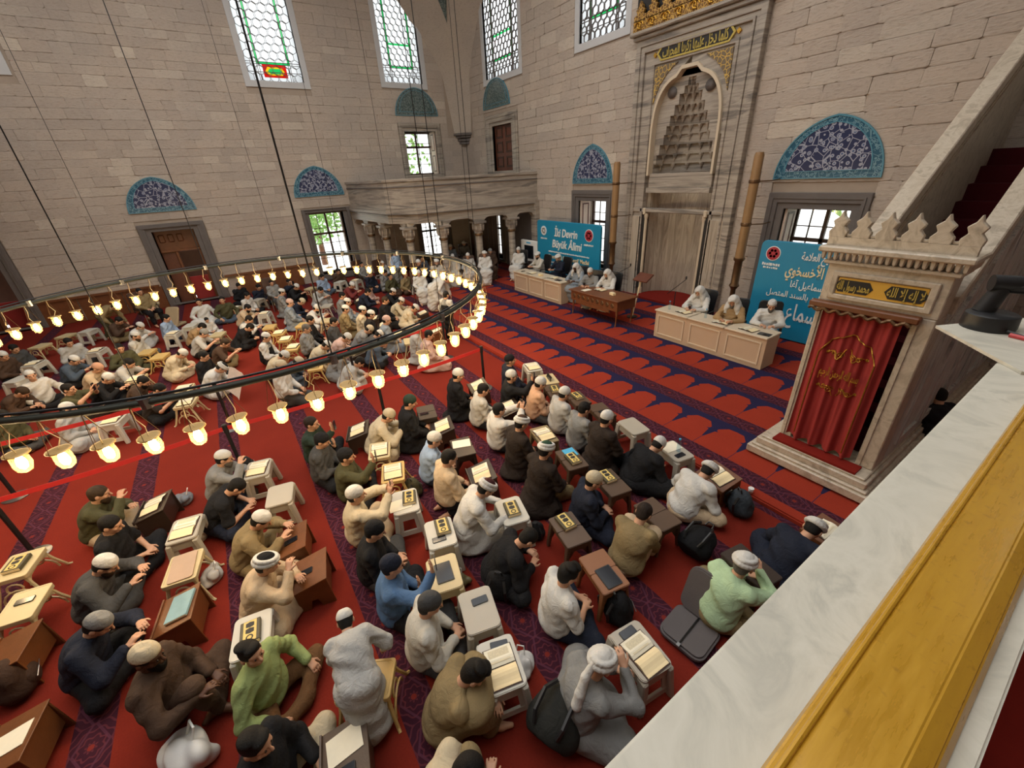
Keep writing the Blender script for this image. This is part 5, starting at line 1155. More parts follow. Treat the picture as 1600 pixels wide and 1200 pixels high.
# old monitor
r = empty('monitor', (-15.4, 11.3, STEP_H), 'white framed monitor on a stand left of the turquoise banner', 'monitor')
MB().box(-16.05, -14.85, 11.2, 11.35, .62, 1.5).build('monitor_frame', M['white'], r, bevel=.02); MB().box(-15.75, -15.1, 11.18, 11.21, .75, 1.3).build('screen', M['screen'], r); MB().box(-15.6, -15.3, 11.2, 11.3, STEP_H, .62).build('stand_post', M['steel'], r); MB().box(-15.8, -15.1, 11.05, 11.45, STEP_H, STEP_H + .03).build('stand_base', M['steel'], r); MB().box(-15.6, -15.3, 11.19, 11.2, 1.38, 1.44).build('badge', M['blue_paper'], r)
# microphone stands and table things
def mic(x, y, z0, tip, label):
    r = empty('microphone_stand', (x, y, z0), label, 'microphone'); 
    MB().lathe([(.13, 0), (.13, .02), (.02, .04)], 14, (x, y, z0)).build('base', M['black'], r); MB().tube([(x, y, z0 + .02), (x, y, z0 + 1.0)], .012, 6).build('post', M['black'], r)
    MB().tube([(x - .25, y, z0 + .9), tip], .009, 6).build('boom', M['black'], r); MB().lathe([(0, 0), (.022, .01), (.022, .07), (.0, .09)], 8, tip).build('microphone', M['black'], r)
mic(-9.4, 10.35, STEP_H, (-8.75, 10.2, 1.45), 'black boom microphone stand behind the wooden desk'); mic(-6.85, 9.9, STEP_H, (-6.45, 9.7, 1.5), 'black microphone stand left of the right tables')
mt = lambda x, y: Vector((x, y, STEP_H + .752)); md = lambda x, y: Vector((x, y, STEP_H + .782))
for k, (kd, p, l) in enumerate((('open_book', mt(-12.6, 9.25), 'open book on the middle left table'), ('open_book', mt(-11.4, 9.3), 'open book on the left table next to the desk'), ('tablet', mt(-11.0, 9.2), 'black tablet on the left table near the wooden desk'), ('phone', mt(-13.1, 9.2), 'black phone at the far end of the left tables'), ('box', mt(-12.0, 9.2), 'cream tissue box between books on the left tables'),
    ('open_book', md(-9.0, 9.2), 'open book on the wooden desk before the veiled speaker'), ('box', md(-8.35, 9.05), 'cream tissue box on the wooden desk'), ('paper', md(-9.3, 8.9), 'white paper sheet on the wooden desk'),
    ('open_book', mt(-6.05, 9.2), 'open book on the right table before the veiled speaker in white'), ('bottle', mt(-6.45, 9.15), 'water bottle on the right table near the mihrab'), ('open_book', mt(-5.0, 9.15), 'open book on the middle right table'), ('bottle', mt(-5.45, 9.2), 'water bottle on the middle right table'), ('open_book', mt(-4.35, 9.15), 'open book on the table nearest the minbar'), ('tablet', mt(-3.98, 9.1), 'black tablet on the corner of the table nearest the minbar'))):
    q = item(kd, p, label=l, rz=random.uniform(-.2, .2))
r = empty('lectern', (-8.05, 9.9, STEP_H), 'small wooden lectern top on a pale slanted stem by the desk', 'lectern'); MB().tube([(-8.15, 9.75, STEP_H + .0), (-8.05, 9.9, 1.22)], .02, 6).build('stem', M['pages'], r); MB().cbox((-8.0, 9.92, 1.27), (.5, .36, .05), Matrix.Rotation(.5, 3, 'X')).build('slanted_top', M['wood_red'], r, bevel=.01); MB().lathe([(.16, 0), (.16, .03), (.03, .05)], 12, (-8.15, 9.75, STEP_H)).build('base', M['black'], r)

# ---------------------------------------------------------------- ring chandelier
CX, CY, RR, RZ = -8.6, .05, 4.15, 2.52
r = empty('chandelier', (CX, CY, RZ), 'huge ring chandelier with glowing glass oil lamps on cables', 'chandelier')
ringpts = [(CX + RR * math.cos(a), CY + RR * math.sin(a), RZ) for a in [2 * PI * k / 96 for k in range(96)]]
MB().tube(ringpts, .035, 8, True).build('ring', M['dark_stone'], r, smooth=True).data.materials[0] = simple('green_black_iron', lin(64, 66, 58), .5, .2, 6, metal=.4)
MB().tube([(x, y, z + .06) for x, y, z in ringpts], .012, 6, True).build('upper_ring', M['black'], r)
for k in range(16):
    a = 2 * PI * (k + .35) / 16; x, y = CX + RR * math.cos(a), CY + RR * math.sin(a)
    MB().tube([(x, y, RZ), (x, y, 14)], .0045 if k % 4 else .009, 5).build('cable', M['black'], r)
    MB().lathe([(.05, -.05), (.05, .05)], 8, (x, y, RZ)).build('clamp', M['steel'], r)
gm = MB().lathe([(.014, -.115), (.052, -.092), (.07, -.03), (.065, .04), (.072, .075)], 12).mesh('glass_shade', M['lamp_glass'], smooth=True)
rm = MB().lathe([(.07, .07), (.095, .078), (.095, .086), (.07, .088)], 14).mesh('lamp_rim', M['brass'], smooth=True)
bm_ = MB().lathe([(0, -.085), (.028, -.062), (.036, -.022), (.03, .022), (.018, .05), (0, .058)], 10).mesh('bulb', M['bulb'], smooth=True)
def cord(sd):
    rn = random.Random(sd); m1, m2 = rn.uniform(-.05, .05), rn.uniform(-.05, .05)
    return MB().tube([(0, 0, .09), (m1, m2, .18), (-m2 * .6, m1 * .6, .28), (0, 0, .42)], .0042, 5).mesh('cord', M['pages'])
CM = [cord(k) for k in range(6)]
chm = MB(); 
for q in range(3): chm.tube([(.095 * math.cos(q * 2.1), .095 * math.sin(q * 2.1), .09), (.01, 0, .42)], .0028, 4)
chm = chm.mesh('hanging_chain', M['bronze'])
ld = bpy.data.lights.new('lamp_light', 'POINT'); ld.energy = 5; ld.color = (1, .72, .42); ld.shadow_soft_size = .05
for k in range(72):
    a = math.radians(5 * k - 1); x, y = RR * math.cos(a), RR * math.sin(a)
    lp = link('lamp', rm, r, (x, y, -.42)); lp.rotation_euler = (random.uniform(-.08, .08), random.uniform(-.08, .08), a)
    link('glass_shade', gm, lp); link('bulb', bm_, lp); link('cord', CM[k % 6], lp); link('hanging_chain', chm, lp)
    li = link('lamp_light', ld, lp); li.location = (0, 0, -.16)
# ---------------------------------------------------------------- barrier posts and belts
def post(x, y, label):
    r = empty('barrier_post', (x, y, gz(x, y)), label, 'barrier post', 'belt barrier posts along the aisle'); z = gz(x, y)
    MB().lathe([(.17, 0), (.17, .015), (.1, .03), (.03, .045)], 18, (x, y, z)).build('base', M['steel'], r, smooth=True, angle=.6); MB().tube([(x, y, z + .03), (x, y, z + .9)], .028, 10).build('post', M['black'], r); MB().lathe([(.036, .86), (.036, .99), (.03, 1.0), (0, 1.0)], 12, (x, y, z)).build('belt_head', M['black'], r)
M['belt'] = simple('red_belt_webbing', lin(196, 44, 44), .6, .06, 20)
PA = [(-8.68, -7.4), (-8.72, -3.9), (-8.85, -.9), (-9.0, 1.6), (-9.2, 3.95)]; PB = [(-6.72, -7.0), (-6.85, -3.27), (-6.97, -.8), (-7.0, 1.59), (-7.12, 3.85)]
for nm, Q in (('far', PA), ('near', PB)):
    for k, (x, y) in enumerate(Q): post(x, y, ['black barrier post of the %s belt outside the left edge', 'leftmost black barrier post of the %s belt in view', 'black barrier post midway along the %s red belt', 'black barrier post near the end of the %s red belt', 'last black barrier post where the %s red belt ends'][k] % nm)
    for k in range(4):
        (x0, y0), (x1, y1) = Q[k], Q[k + 1]
        mb = MB().grid(lambda u, v: (x0 + (x1 - x0) * u, y0 + (y1 - y0) * u, .895 + .07 * v - .03 * math.sin(PI * u)), 8, 1)
        ob = tag(mb.build('barrier_belt', M['belt']), ['red belt at the left edge of the %s barrier', 'red belt crossing the left half of the %s barrier', 'red belt in the middle of the %s barrier', 'red belt at the front end of the %s barrier'][k] % nm, 'belt', 'red barrier belts')
        md_ = ob.modifiers.new('t', 'SOLIDIFY'); md_.thickness = .003
# ---------------------------------------------------------------- camera device on a shelf by the parapet
r = empty('camera_shelf', (-.1, 3.6, PZ), 'thin pale shelf resting on the marble parapet', 'shelf')
MB().prism([(-.60, 3.72), (-.137, 3.18), (.4, 3.6), (-.2, 4.45)], fz, PZ + .001, PZ + .018).build('shelf_board', M['marble_white'], r)
r = empty('video_camera', (-.40, 3.86, PZ + .018), 'black remote video camera on a swivel base at the shelf', 'camera'); z = PZ + .018
MB().lathe([(.125, 0), (.13, .02), (.125, .09), (.11, .10)], 24, (-0.4, 3.88, z)).build('base', M['black'], r, smooth=True, angle=.6)
MB().tube([(-0.45, 3.9, z + .09), (-0.42, 3.93, z + .25)], [.055, .045], 16).build('arm', M['black'], r, smooth=True, angle=.6)
MB().tube([(-0.47, 3.9, z + .27), (-0.36, 3.96, z + .27)], .05, 18).build('swivel', M['black'], r, smooth=True, angle=.6); MB().tube([(-0.38, 3.94, z + .25), (-0.22, 3.96, z + .25)], .035, 14).build('head_arm', M['black'], r, smooth=True, angle=.6)
MB().tube([(-0.24, 3.9, z + .27), (-0.17, 4.02, z + .27)], .085, 20).build('camera_head', M['black'], r, smooth=True, angle=.6)
c_ = MB().tube([(-0.3, 3.8, z + .02), (-0.2, 3.76, z + .01), (0, 3.84, z + .012), (0.25, 3.92, z + .012)], .01, 6).build('cable', M['black'], r); MB().tube([(-0.28, 3.76, z + .012), (-0.18, 3.73, z + .012)], .014, 6).build('red_plug', simple('red_plastic', lin(200, 70, 70), .5), r)
# ================================================================ the people in the hall
# px, py (head in the photograph), pose, description, options
FG = [
 (797, 563, 'crossU', 'man in navy suit and black cap at the front', dict(top='navy', bot='black', hat='skullcap', hatc='black', hair='g', ang=-10)),
 (800, 588, 'phone1', 'man in black jacket holding up a phone, white cap', dict(top='black', bot='black', hat='skullcap', ang=-25)),
 (846, 600, 'cross', 'man in peach shirt and white cap', dict(top='peach', bot='dgrey', hat='skullcap', ang=-20)),
 (881, 615, 'cross', 'man in grey hooded top and white cap', dict(top='lgrey', bot='grey', hat='skullcap', ang=-10)),
 (912, 638, 'cross', 'dark-haired man in grey sweater at the front row', dict(top='grey', bot='black', ang=-10)),
 (953, 656, 'kneel', 'man in black suit and white cap at the front row', dict(top='dbrown', bot='black', hat='skullcap', style='coat')),
 (1023, 693, 'readd', 'man in black robe with white cap by a grey table', dict(top='black', bot='black', hat='skullcap', style='robe', ang=-8)),
 (1106, 736, 'readd', 'man in white shirt and white turban, khaki trousers', dict(top='white', bot='beige', hat='turban_white', ang=-6)),
 (716, 586, 'kneel', 'kneeling man in black robe and white cap', dict(top='black', hat='skullcap', style='robe', ang=-15)),
 (755, 609, 'cross', 'dark-haired man in pale grey shirt beside an open book', dict(top='offw', bot='black', ang=-15)),
 (780, 640, 'phone', 'dark-haired man in white shirt raising his hands', dict(top='white', bot='black', ang=-5)),
 (815, 661, 'kneel', 'man in black robe and white turban with brown crown', dict(top='dbrown', hat='turban', hatc='brown', style='robe', ang=-5)),
 (853, 703, 'kneel', 'man in dark brown cloak and green-topped turban', dict(top='dbrown', bot='khaki', hat='turban', hatc='green', style='coat', ang=5)),
 (928, 751, 'cross', 'man in navy jacket and cream cap', dict(top='navy', bot='navy', hat='skullcap', hatc='cream', ang=-30)),
 (1006, 802, 'hug', 'dark-haired man in khaki shirt and beige trousers', dict(top='khaki', bot='beige', hair='b', ang=10)),
 (1162, 882, 'chin', 'man in mint shirt and white turban by the parapet', dict(top='mint', bot='khaki', hat='turban_white', hair='g', ang=-10)),
 (1270, 827, 'readd', 'man in black robe and black-topped turban by the parapet', dict(top='navy', hat='turban', hatc='black', style='robe', ang=-10)),
 (618, 631, 'kneel', 'man in dark green hood sitting behind a barrier post', dict(top='black', hat='skullcap', hatc='dgreen', style='robe', ang=-15)),
 (630, 647, 'read', 'man in cream robe and cream cap reading', dict(top='cream', hat='skullcap', hatc='cream', style='robe', ang=-20)),
 (679, 687, 'cross', 'man in light blue shirt and white cap', dict(top='lblue', bot='navy', hat='skullcap', ang=-20)),
 (702, 715, 'kneel', 'grey-haired man in beige shirt with bare foot', dict(top='beige', bot='black', hair='k', ang=-5)),
 (760, 763, 'kneelr', 'man in white robe and maroon-topped turban', dict(top='white', hat='turban', hatc='maroon', style='robe', ang=-20)),
 (825, 841, 'readd', 'dark-haired man in black shirt beside a backpack', dict(top='black', bot='black', ang=-25)),
 (888, 897, 'cross', 'young man in white polo shirt and navy trousers', dict(top='white', bot='navy', style='tee', hat='hair2', ang=-15)),
 (940, 1036, 'chin', 'man in grey robe and white turban with a tail', dict(top='grey', hat='turban_tail', style='robe', ang=-12)),
 (556, 773, 'phone', 'man in cream shirt and white cap photographing overhead', dict(top='cream', bot='beige', hat='skullcap', ang=-10)),
 (590, 836, 'cross', 'man in black sweater and black cap', dict(top='black', bot='dgrey', hat='skullcap', hatc='black', ang=-20)),
 (613, 883, 'phone1', 'man in blue sweater and navy cap', dict(top='blue', bot='black', hat='skullcap', hatc='navy', ang=-15)),
 (664, 951, 'cross', 'man in white shirt and dark grey cap', dict(top='offw', bot='dgrey', hat='skullcap', hatc='dgrey', ang=-15)),
 (706, 1058, 'hug', 'dark-haired man in khaki robe hugging his knees', dict(top='khaki', style='robe', hat='hair2', ang=-25)),
 (571, 968, 'bend', 'boy in pale grey robe and white cap bending over', dict(top='lgrey', style='robe', hat='cap', ang=82, scale=.78)),
 (733, 1170, 'hug', 'dark-haired man in cream shirt at the bottom edge', dict(top='cream', bot='khaki', ang=-25)),
 (503, 688, 'cross', 'man in grey shirt with dark cap and glasses', dict(top='dgrey', bot='black', hat='skullcap', hatc='black', ang=-25)),
 (541, 713, 'phone1', 'man in dark grey sweater lifting one arm', dict(top='olive', bot='black', hat='skullcap', hatc='black', ang=-20)),
 (487, 662, 'phone1', 'man in dark green shirt filming under the lamps', dict(top='dgreen', bot='black', hair='b', ang=-30)),
 (350, 716, 'chin', 'man in grey shirt and white cap in the middle row', dict(top='grey', bot='dgrey', hat='cap', ang=-20, beard='g')),
 (370, 761, 'readd', 'dark-haired man in black t-shirt reading', dict(top='black', bot='navy', style='tee', ang=-10)),
 (408, 813, 'read', 'man in khaki shirt and white cap leaning on stand', dict(top='khaki', bot='khaki', hat='cap', ang=-15)),
 (417, 881, 'chin', 'man in cream robe and black-topped turban', dict(top='beige', style='robe', hat='turban', hatc='black', ang=-20)),
 (155, 772, 'chin', 'brown-haired man in olive sweater', dict(top='olive', bot='beige', hair='n', beard='n', ang=-10)),
 (172, 821, 'cross', 'dark-haired man in black t-shirt and black trousers', dict(top='black', bot='black', style='tee', ang=-15)),
 (166, 881, 'read', 'bearded man in grey sweater and white cap', dict(top='dgrey', bot='dgrey', hat='cap', beard='n', ang=-15)),
 (154, 976, 'read', 'man in navy jacket and patterned grey cap', dict(top='navy', bot='black', hat='cap', hatc='grey', ang=-15)),
 (231, 1026, 'kneeup', 'bearded man in grey-brown suit and cream cap', dict(top='brown', bot='brown', hat='cap', hatc='cream', sk='d', beard='k', ang=-20, scale=1.05)),
 (393, 1021, 'crossU', 'boy in lime green shirt and brown trousers', dict(top='lime', bot='choc', hat='hair2', ang=-40, scale=.95)),
 (1466, 618, 'cross', 'person in black beside the marble side of the minbar', dict(top='black', bot='black', ang=60)),
 (400, 1162, 'kneeup', 'dark-haired man in cream trousers at the bottom edge', dict(top='black', bot='cream', hat='hair2', ang=-30)),
]
LOCS = {}
def locate():
    Q = []
    for grp in (FG, SP, BGL):
        for px, py, pose, d, kw in grp:
            p = POSE[pose]; sc = kw.get('scale', 1); hc = p['hc'] * sc; a = math.radians(kw.get('ang', 0)); w3 = ground(px, py, hc[2])
            Q.append([d, Vector((w3.x + math.sin(a) * hc[1] - math.cos(a) * hc[0], w3.y - math.cos(a) * hc[1] - math.sin(a) * hc[0], w3.z - hc[2])), pose])
    for it in range(60):
        for i in range(len(Q)):
            for j in range(i):
                e = Q[i][1] - Q[j][1]; e.z = 0; L = e.length; m = .60
                if L < m:
                    if L < 1e-3: e = Vector((1, 0, 0)); L = 1
                    e = e / L * (m - L) * .5; fi, fj = (0 if Q[i][2] == 'desk' else 1), (0 if Q[j][2] == 'desk' else 1)
                    Q[i][1] += e * fi; Q[j][1] -= e * fj
    for d, l, _ in Q: LOCS[d] = Vector((l.x, l.y, gz(l.x, l.y)))
SP = [
 (840, 399, 'desk', 'bearded speaker in pale green robe at the left tables', dict(top='offw', hat='turban_white', beard='k', style='robe', ang=175)),
 (872, 403, 'desk', 'speaker in navy suit and white turban', dict(top='navy', hat='turban_white', beard='g', style='robe', ang=180)),
 (900, 418, 'desk', 'speaker with white headscarf over grey robe', dict(top='bgrey', hat='shemagh', beard='k', style='robe', ang=200, sk='d')),
 (922, 425, 'desk', 'speaker in grey robe and white cap facing sideways', dict(top='grey', hat='skullcap', beard='g', style='robe', ang=200)),
 (949, 428, 'desk', 'speaker in white robe and white headscarf behind wooden desk', dict(top='white', hat='shemagh', style='robe', ang=190, beard='g')),
 (1093, 456, 'desk', 'speaker in white headscarf and white robe near the mihrab', dict(top='white', hat='shemagh', style='robe', ang=185, beard='w')),
 (1146, 471, 'desk', 'speaker in white headscarf and tan robe', dict(top='tan', hat='shemagh', style='robe', ang=195, beard='g', sk='b')),
 (1206, 477, 'desk', 'speaker in white jacket over black shirt, white cap', dict(top='white', hat='cap', style='robe', ang=205, beard='g')),
 (810, 391, 'chair', 'elder in white robe sitting left of the speakers', dict(top='white', hat='skullcap', style='robe', ang=-150)),
 (757, 397, 'chair', 'elder in bright white robe by the balcony column', dict(top='white', hat='turban_white', style='robe', ang=-120)),
 (731, 400, 'chair', 'elder in grey robe and white cap by the balcony column', dict(top='lgrey', hat='skullcap', style='robe', ang=-120)),
 (707, 402, 'chair', 'elder in pale robe under the chandelier end', dict(top='offw', hat='skullcap', style='robe', ang=-115)),
 (682, 410, 'chair', 'bearded elder in cream robe under the balcony', dict(top='offw', hat='turban_white', beard='g', style='robe', ang=-110)),
 (766, 393, 'chair', 'man in brown robe behind the white-robed elder', dict(top='brown', hat='skullcap', hatc='grey', style='robe', ang=-120)),
 (704, 386, 'chair', 'man in blue robe under the middle arch', dict(top='lblue', hat='skullcap', style='robe', ang=-110)),
 (725, 381, 'chair', 'bearded man in grey robe under the middle arch', dict(top='grey', hat='turban_white', beard='g', style='robe', ang=-110)),
 (647, 411, 'chair', 'man in dark shirt below the balcony corner', dict(top='navy', bot='black', hat='skullcap', ang=-90)),
 (659, 404, 'chair', 'man in slate shirt below the balcony corner', dict(top='slate', bot='black', ang=-90)),
 (617, 395, 'stand', 'standing man in pale blue shirt by the balcony', dict(top='lblue', bot='grey', ang=-60)),
 (697, 461, 'stand', 'standing boy in dark waistcoat and pale robe', dict(top='lgrey', bot='black', style='vest', ang=20, scale=.85)),
 (701, 437, 'bend', 'man in white robe bending behind the standing boy', dict(top='white', style='robe', hat='skullcap', ang=-40)),
 (654, 427, 'chair', 'man in white robe on a low white stool', dict(top='white', hat='skullcap', style='robe', ang=-100, scale=.9)),
 (218, 456, 'chair', 'dark-haired man on a chair against the left wall', dict(top='khaki', bot='black', ang=-60)),
 (180, 480, 'bend', 'man in khaki clothes bending by the left wall', dict(top='khaki', bot='olive', ang=-30, scale=.95)),
]
BGL = [
 (107, 535, 'cross', 'man in pale grey shirt before a cream stand by the dado', dict(top='lgrey', bot='dgrey', ang=-60)),
 (5, 556, 'cross', 'man in white cap at the left edge of the photo', dict(top='brown', bot='black', hat='cap', ang=-30)),
 (116, 563, 'read', 'man in slate blue shirt bending over a book', dict(top='slate', bot='black', hat='cap', ang=-20)),
 (187, 544, 'kneeup', 'man in green shirt facing the camera', dict(top='olive', bot='olive', ang=-60)),
 (186, 501, 'read', 'man in brown shirt by the stacked white tables', dict(top='brown', bot='khaki', ang=-30)),
 (162, 574, 'read', 'bald man behind the green t-shirt', dict(top='beige', bot='black', hat='skullcap', hatc='skinp', ang=-20)),
 (219, 510, 'read', 'white-bearded man in white robe and white cap', dict(top='white', hat='cap', beard='w', style='robe', ang=-25)),
 (212, 525, 'cross', 'bearded man in striped pale shirt and white cap', dict(top='offw', bot='dgrey', hat='cap', beard='n', ang=-20)),
 (260, 497, 'cross', 'dark-haired man in light blue shirt by the beige chairs', dict(top='lblue', bot='navy', ang=-20)),
 (311, 472, 'crossU', 'man in white robe with a dark strap facing the camera', dict(top='white', style='robe', ang=-80)),
 (323, 500, 'cross', 'child in white clothes by the white-robed man', dict(top='white', bot='white', ang=-70, scale=.7)),
 (347, 469, 'crossU', 'man in olive shirt and jeans against the dado', dict(top='olive', bot='slate', ang=-80)),
 (316, 511, 'readd', 'dark-haired man in tan shirt', dict(top='tan', bot='black', ang=-15)),
 (319, 521, 'read', 'man in pale grey t-shirt and patterned cap', dict(top='lgrey', bot='black', style='tee', hat='skullcap', hatc='grey', ang=-15)),
 (352, 536, 'read', 'brown-haired man in brown t-shirt', dict(top='brown', bot='khaki', style='tee', hair='n', ang=-20)),
 (285, 553, 'readd', 'man in cream robe and white cap bowed over a book', dict(top='cream', style='robe', hat='skullcap', ang=-20)),
 (319, 558, 'cross', 'dark-haired man in black shirt beside the cream robe', dict(top='black', bot='black', ang=-25)),
 (424, 442, 'chair', 'man in grey shirt seated along the left wall', dict(top='grey', bot='dgrey', ang=-80, scale=.85)),
 (452, 442, 'phone1', 'man in dark shirt holding a phone by the wall', dict(top='navy', bot='black', ang=-60)),
 (463, 447, 'read', 'man in black coat and white cap by the wall', dict(top='black', style='robe', hat='cap', ang=-40)),
 (446, 458, 'kneel', 'man in grey-brown robe and white cap', dict(top='grey', style='robe', hat='cap', ang=-10)),
 (455, 472, 'kneel', 'man in pale blue robe and pinkish cap', dict(top='bgrey', style='robe', hat='skullcap', hatc='pink', ang=-10)),
 (459, 487, 'read', 'boy in white t-shirt beside a yellow box', dict(top='white', bot='black', ang=-30, scale=.75)),
 (466, 470, 'readd', 'man in navy coat bowing with a book', dict(top='navy', style='robe', hat='skullcap', hatc='cream', ang=-20)),
 (501, 453, 'read', 'dark-haired man in pale grey robe near the window', dict(top='lgrey', style='robe', ang=-50)),
 (503, 433, 'cross', 'man in pale blue shirt before the window', dict(top='lblue', bot='slate', ang=-60)),
 (528, 424, 'cross', 'dark figure in brown shirt against the bright window', dict(top='brown', bot='black', ang=-80)),
 (550, 446, 'read', 'person in red shirt and white cap', dict(top='red', bot='red', hat='skullcap', ang=-30)),
 (535, 462, 'kneel', 'dark-haired man in grey robe beside a tall stand', dict(top='grey', style='robe', ang=-15)),
 (543, 472, 'kneel', 'man in pale blue-grey robe and white cap in the rear row', dict(top='bgrey', style='robe', hat='cap', ang=-15)),
 (547, 484, 'kneel', 'man in brown robe and white cap in the rear row', dict(top='khaki', style='robe', hat='cap', ang=-15)),
 (562, 486, 'kneel', 'man in cream robe between brown and black robes', dict(top='cream', style='robe', hat='cap', ang=-15)),
 (572, 493, 'kneel', 'man in black waistcoat and white cap in the rear row', dict(top='black', style='robe', hat='cap', ang=-15)),
 (578, 503, 'kneel', 'man in grey-blue robe and pink cap', dict(top='bgrey', style='robe', hat='skullcap', hatc='pink', ang=-15)),
 (590, 514, 'readd', 'man in grey shirt and beige cap behind the ring', dict(top='grey', bot='black', hat='skullcap', hatc='cream', ang=-15)),
 (604, 518, 'readd', 'man in dark shirt and white cap behind the ring', dict(top='dgrey', bot='black', hat='cap', ang=-15)),
 (386, 462, 'cross', 'dark-haired man in white shirt by a grey frame stand', dict(top='white', bot='black', ang=-40)),
 (387, 481, 'read', 'bearded man in tan shirt left of a white book', dict(top='beige', bot='dgrey', beard='k', ang=-20)),
 (389, 500, 'read', 'dark-haired man in white shirt and dark waistcoat', dict(top='white', bot='black', style='vest', ang=-20)),
 (391, 511, 'readd', 'dark-haired man in black coat reaching forward', dict(top='black', style='coat', bot='black', ang=-20)),
 (416, 527, 'cross', 'young man in black waistcoat and white cap', dict(top='white', bot='black', style='vest', hat='cap', ang=-25)),
 (491, 482, 'read', 'bearded man in white robe leaning on cream stand', dict(top='white', style='robe', hat='skullcap', beard='k', ang=-25)),
 (485, 500, 'kneel', 'dark-haired man in black robe in the middle row', dict(top='black', style='robe', ang=-20)),
 (491, 513, 'kneel', 'grey-haired man in grey sweater', dict(top='grey', bot='black', hair='g', ang=-20)),
 (514, 509, 'kneel', 'dark-haired man in charcoal robe', dict(top='dgrey', style='robe', ang=-20)),
 (520, 533, 'readd', 'man in cream shirt and white cap above the ring', dict(top='cream', bot='beige', hat='cap', ang=-20)),
 (535, 527, 'readd', 'man in pinkish white robe and white cap', dict(top='pink', style='robe', hat='skullcap', ang=-20)),
 (612, 467, 'kneel', 'brown-haired man in black suit in the far row', dict(top='black', style='robe', hair='n', ang=-20)),
 (626, 473, 'read', 'man in cream robe and white cap in the far row', dict(top='cream', style='robe', hat='cap', ang=-25)),
 (640, 482, 'readd', 'man in pale yellow robe and pink turban', dict(top='cream', style='robe', hat='turban_white', ang=-25)),
 (614, 456, 'read', 'man in dark coat and white cap behind the black suit', dict(top='black', style='robe', hat='cap', ang=-20)),
 (575, 456, 'kneelr', 'dark-haired man in navy shirt in the far row', dict(top='navy', bot='black', ang=-20)),
 (579, 450, 'cross', 'child in pink shirt in the far row', dict(top='pink', bot='pink', ang=-30, scale=.8)),
 (565, 413, 'chair', 'man in grey clothes under the chandelier back', dict(top='grey', bot='dgrey', ang=-70, scale=.85)),
 (597, 413, 'chair', 'man in white cap under the chandelier back', dict(top='lgrey', bot='grey', hat='cap', ang=-70, scale=.85)),
 (580, 428, 'cross', 'man in navy robe beneath the back lamps', dict(top='navy', style='robe', ang=-60)),
 (601, 425, 'cross', 'man in grey jumper beneath the back lamps', dict(top='grey', bot='grey', ang=-60)),
 (616, 431, 'crossU', 'man in olive jacket beneath the back lamps', dict(top='olive', bot='brown', ang=-60)),
 (634, 429, 'crossU', 'man in khaki jacket beneath the back lamps', dict(top='khaki', bot='brown', ang=-60)),
 (48, 587, 'crossU', 'man in white sweater and flat white cap', dict(top='white', bot='black', hat='cap', ang=-50)),
 (35, 613, 'readd', 'brown-haired man in brown sweater by the left edge', dict(top='brown', bot='dgrey', hair='n', ang=-20)),
 (117, 603, 'phone', 'man in green t-shirt stretching his arms', dict(top='olive', bot='black', style='tee', ang=-20)),
 (161, 596, 'read', 'man in black shirt and white cap with long arms', dict(top='black', bot='black', hat='skullcap', ang=-20)),
 (106, 639, 'crossL', 'white-capped man in grey striped robe by the far belt', dict(top='lgrey', style='robe', hat='skullcap', ang=-20)),
 (4, 650, 'cross', 'man at the left edge behind the ring', dict(top='olive', bot='dgrey', ang=-20)),
 (193, 569, 'read', 'dark-haired man in pale grey t-shirt', dict(top='lgrey', bot='black', style='tee', ang=-20)),
 (224, 596, 'read', 'bearded man in brown shirt in the left block', dict(top='brown', bot='black', beard='k', ang=-20)),
 (250, 608, 'read', 'dark-haired man in black t-shirt behind the ring', dict(top='dbrown', bot='black', style='tee', ang=-20)),
 (346, 573, 'readd', 'man in white robe and black-topped turban writing', dict(top='white', style='robe', hat='turban', hatc='black', ang=-20)),
 (444, 556, 'readd', 'man in cream shirt and white cap near the yellow stands', dict(top='cream', bot='black', hat='skullcap', ang=-20)),
 (440, 572, 'kneel', 'man in white shirt behind the dark ring', dict(top='white', bot='dgrey', hat='skullcap', hatc='cream', ang=-20)),
 (466, 566, 'readd', 'man in slate blue robe behind the dark ring', dict(top='slate', style='robe', hat='skullcap', hatc='cream', ang=-20)),
 (542, 552, 'readd', 'man in grey robe curled up under the ring', dict(top='grey', style='robe', ang=-20)),
 (562, 566, 'readd', 'man in pale grey robe curled up under the ring', dict(top='lgrey', style='robe', ang=-20)),
 (600, 535, 'readd', 'man in slate jacket under the ring', dict(top='slate', bot='black', ang=-20)),
 (668, 522, 'kneel', 'man in pale pinkish robe at the end of the belt', dict(top='pink', style='robe', ang=-20)),
 (655, 515, 'kneel', 'man in lilac robe at the end of the belt', dict(top='lgrey', style='robe', hat='skullcap', hatc='pink', ang=-20)),
 (22, 545, 'cross', 'man in dark clothes by the cream stands at the wall', dict(top='dgrey', bot='black', ang=-40)),
 (373, 447, 'cross', 'man in black jacket beside the doorway', dict(top='black', bot='black', ang=-70)),
 (404, 449, 'cross', 'man in dark suit beside the doorway', dict(top='navy', bot='black', ang=-70)),
]
locate()
for px, py, pose, d, kw in FG:
    b = person(px, py, pose, d + ' sitting on the carpet' if len(d.split()) < 12 else d, loc=LOCS[d], group='worshippers in the front half of the hall', **kw); b['_d'] = d
    if pose == 'bend': b['label'] = d + ' between the rows'
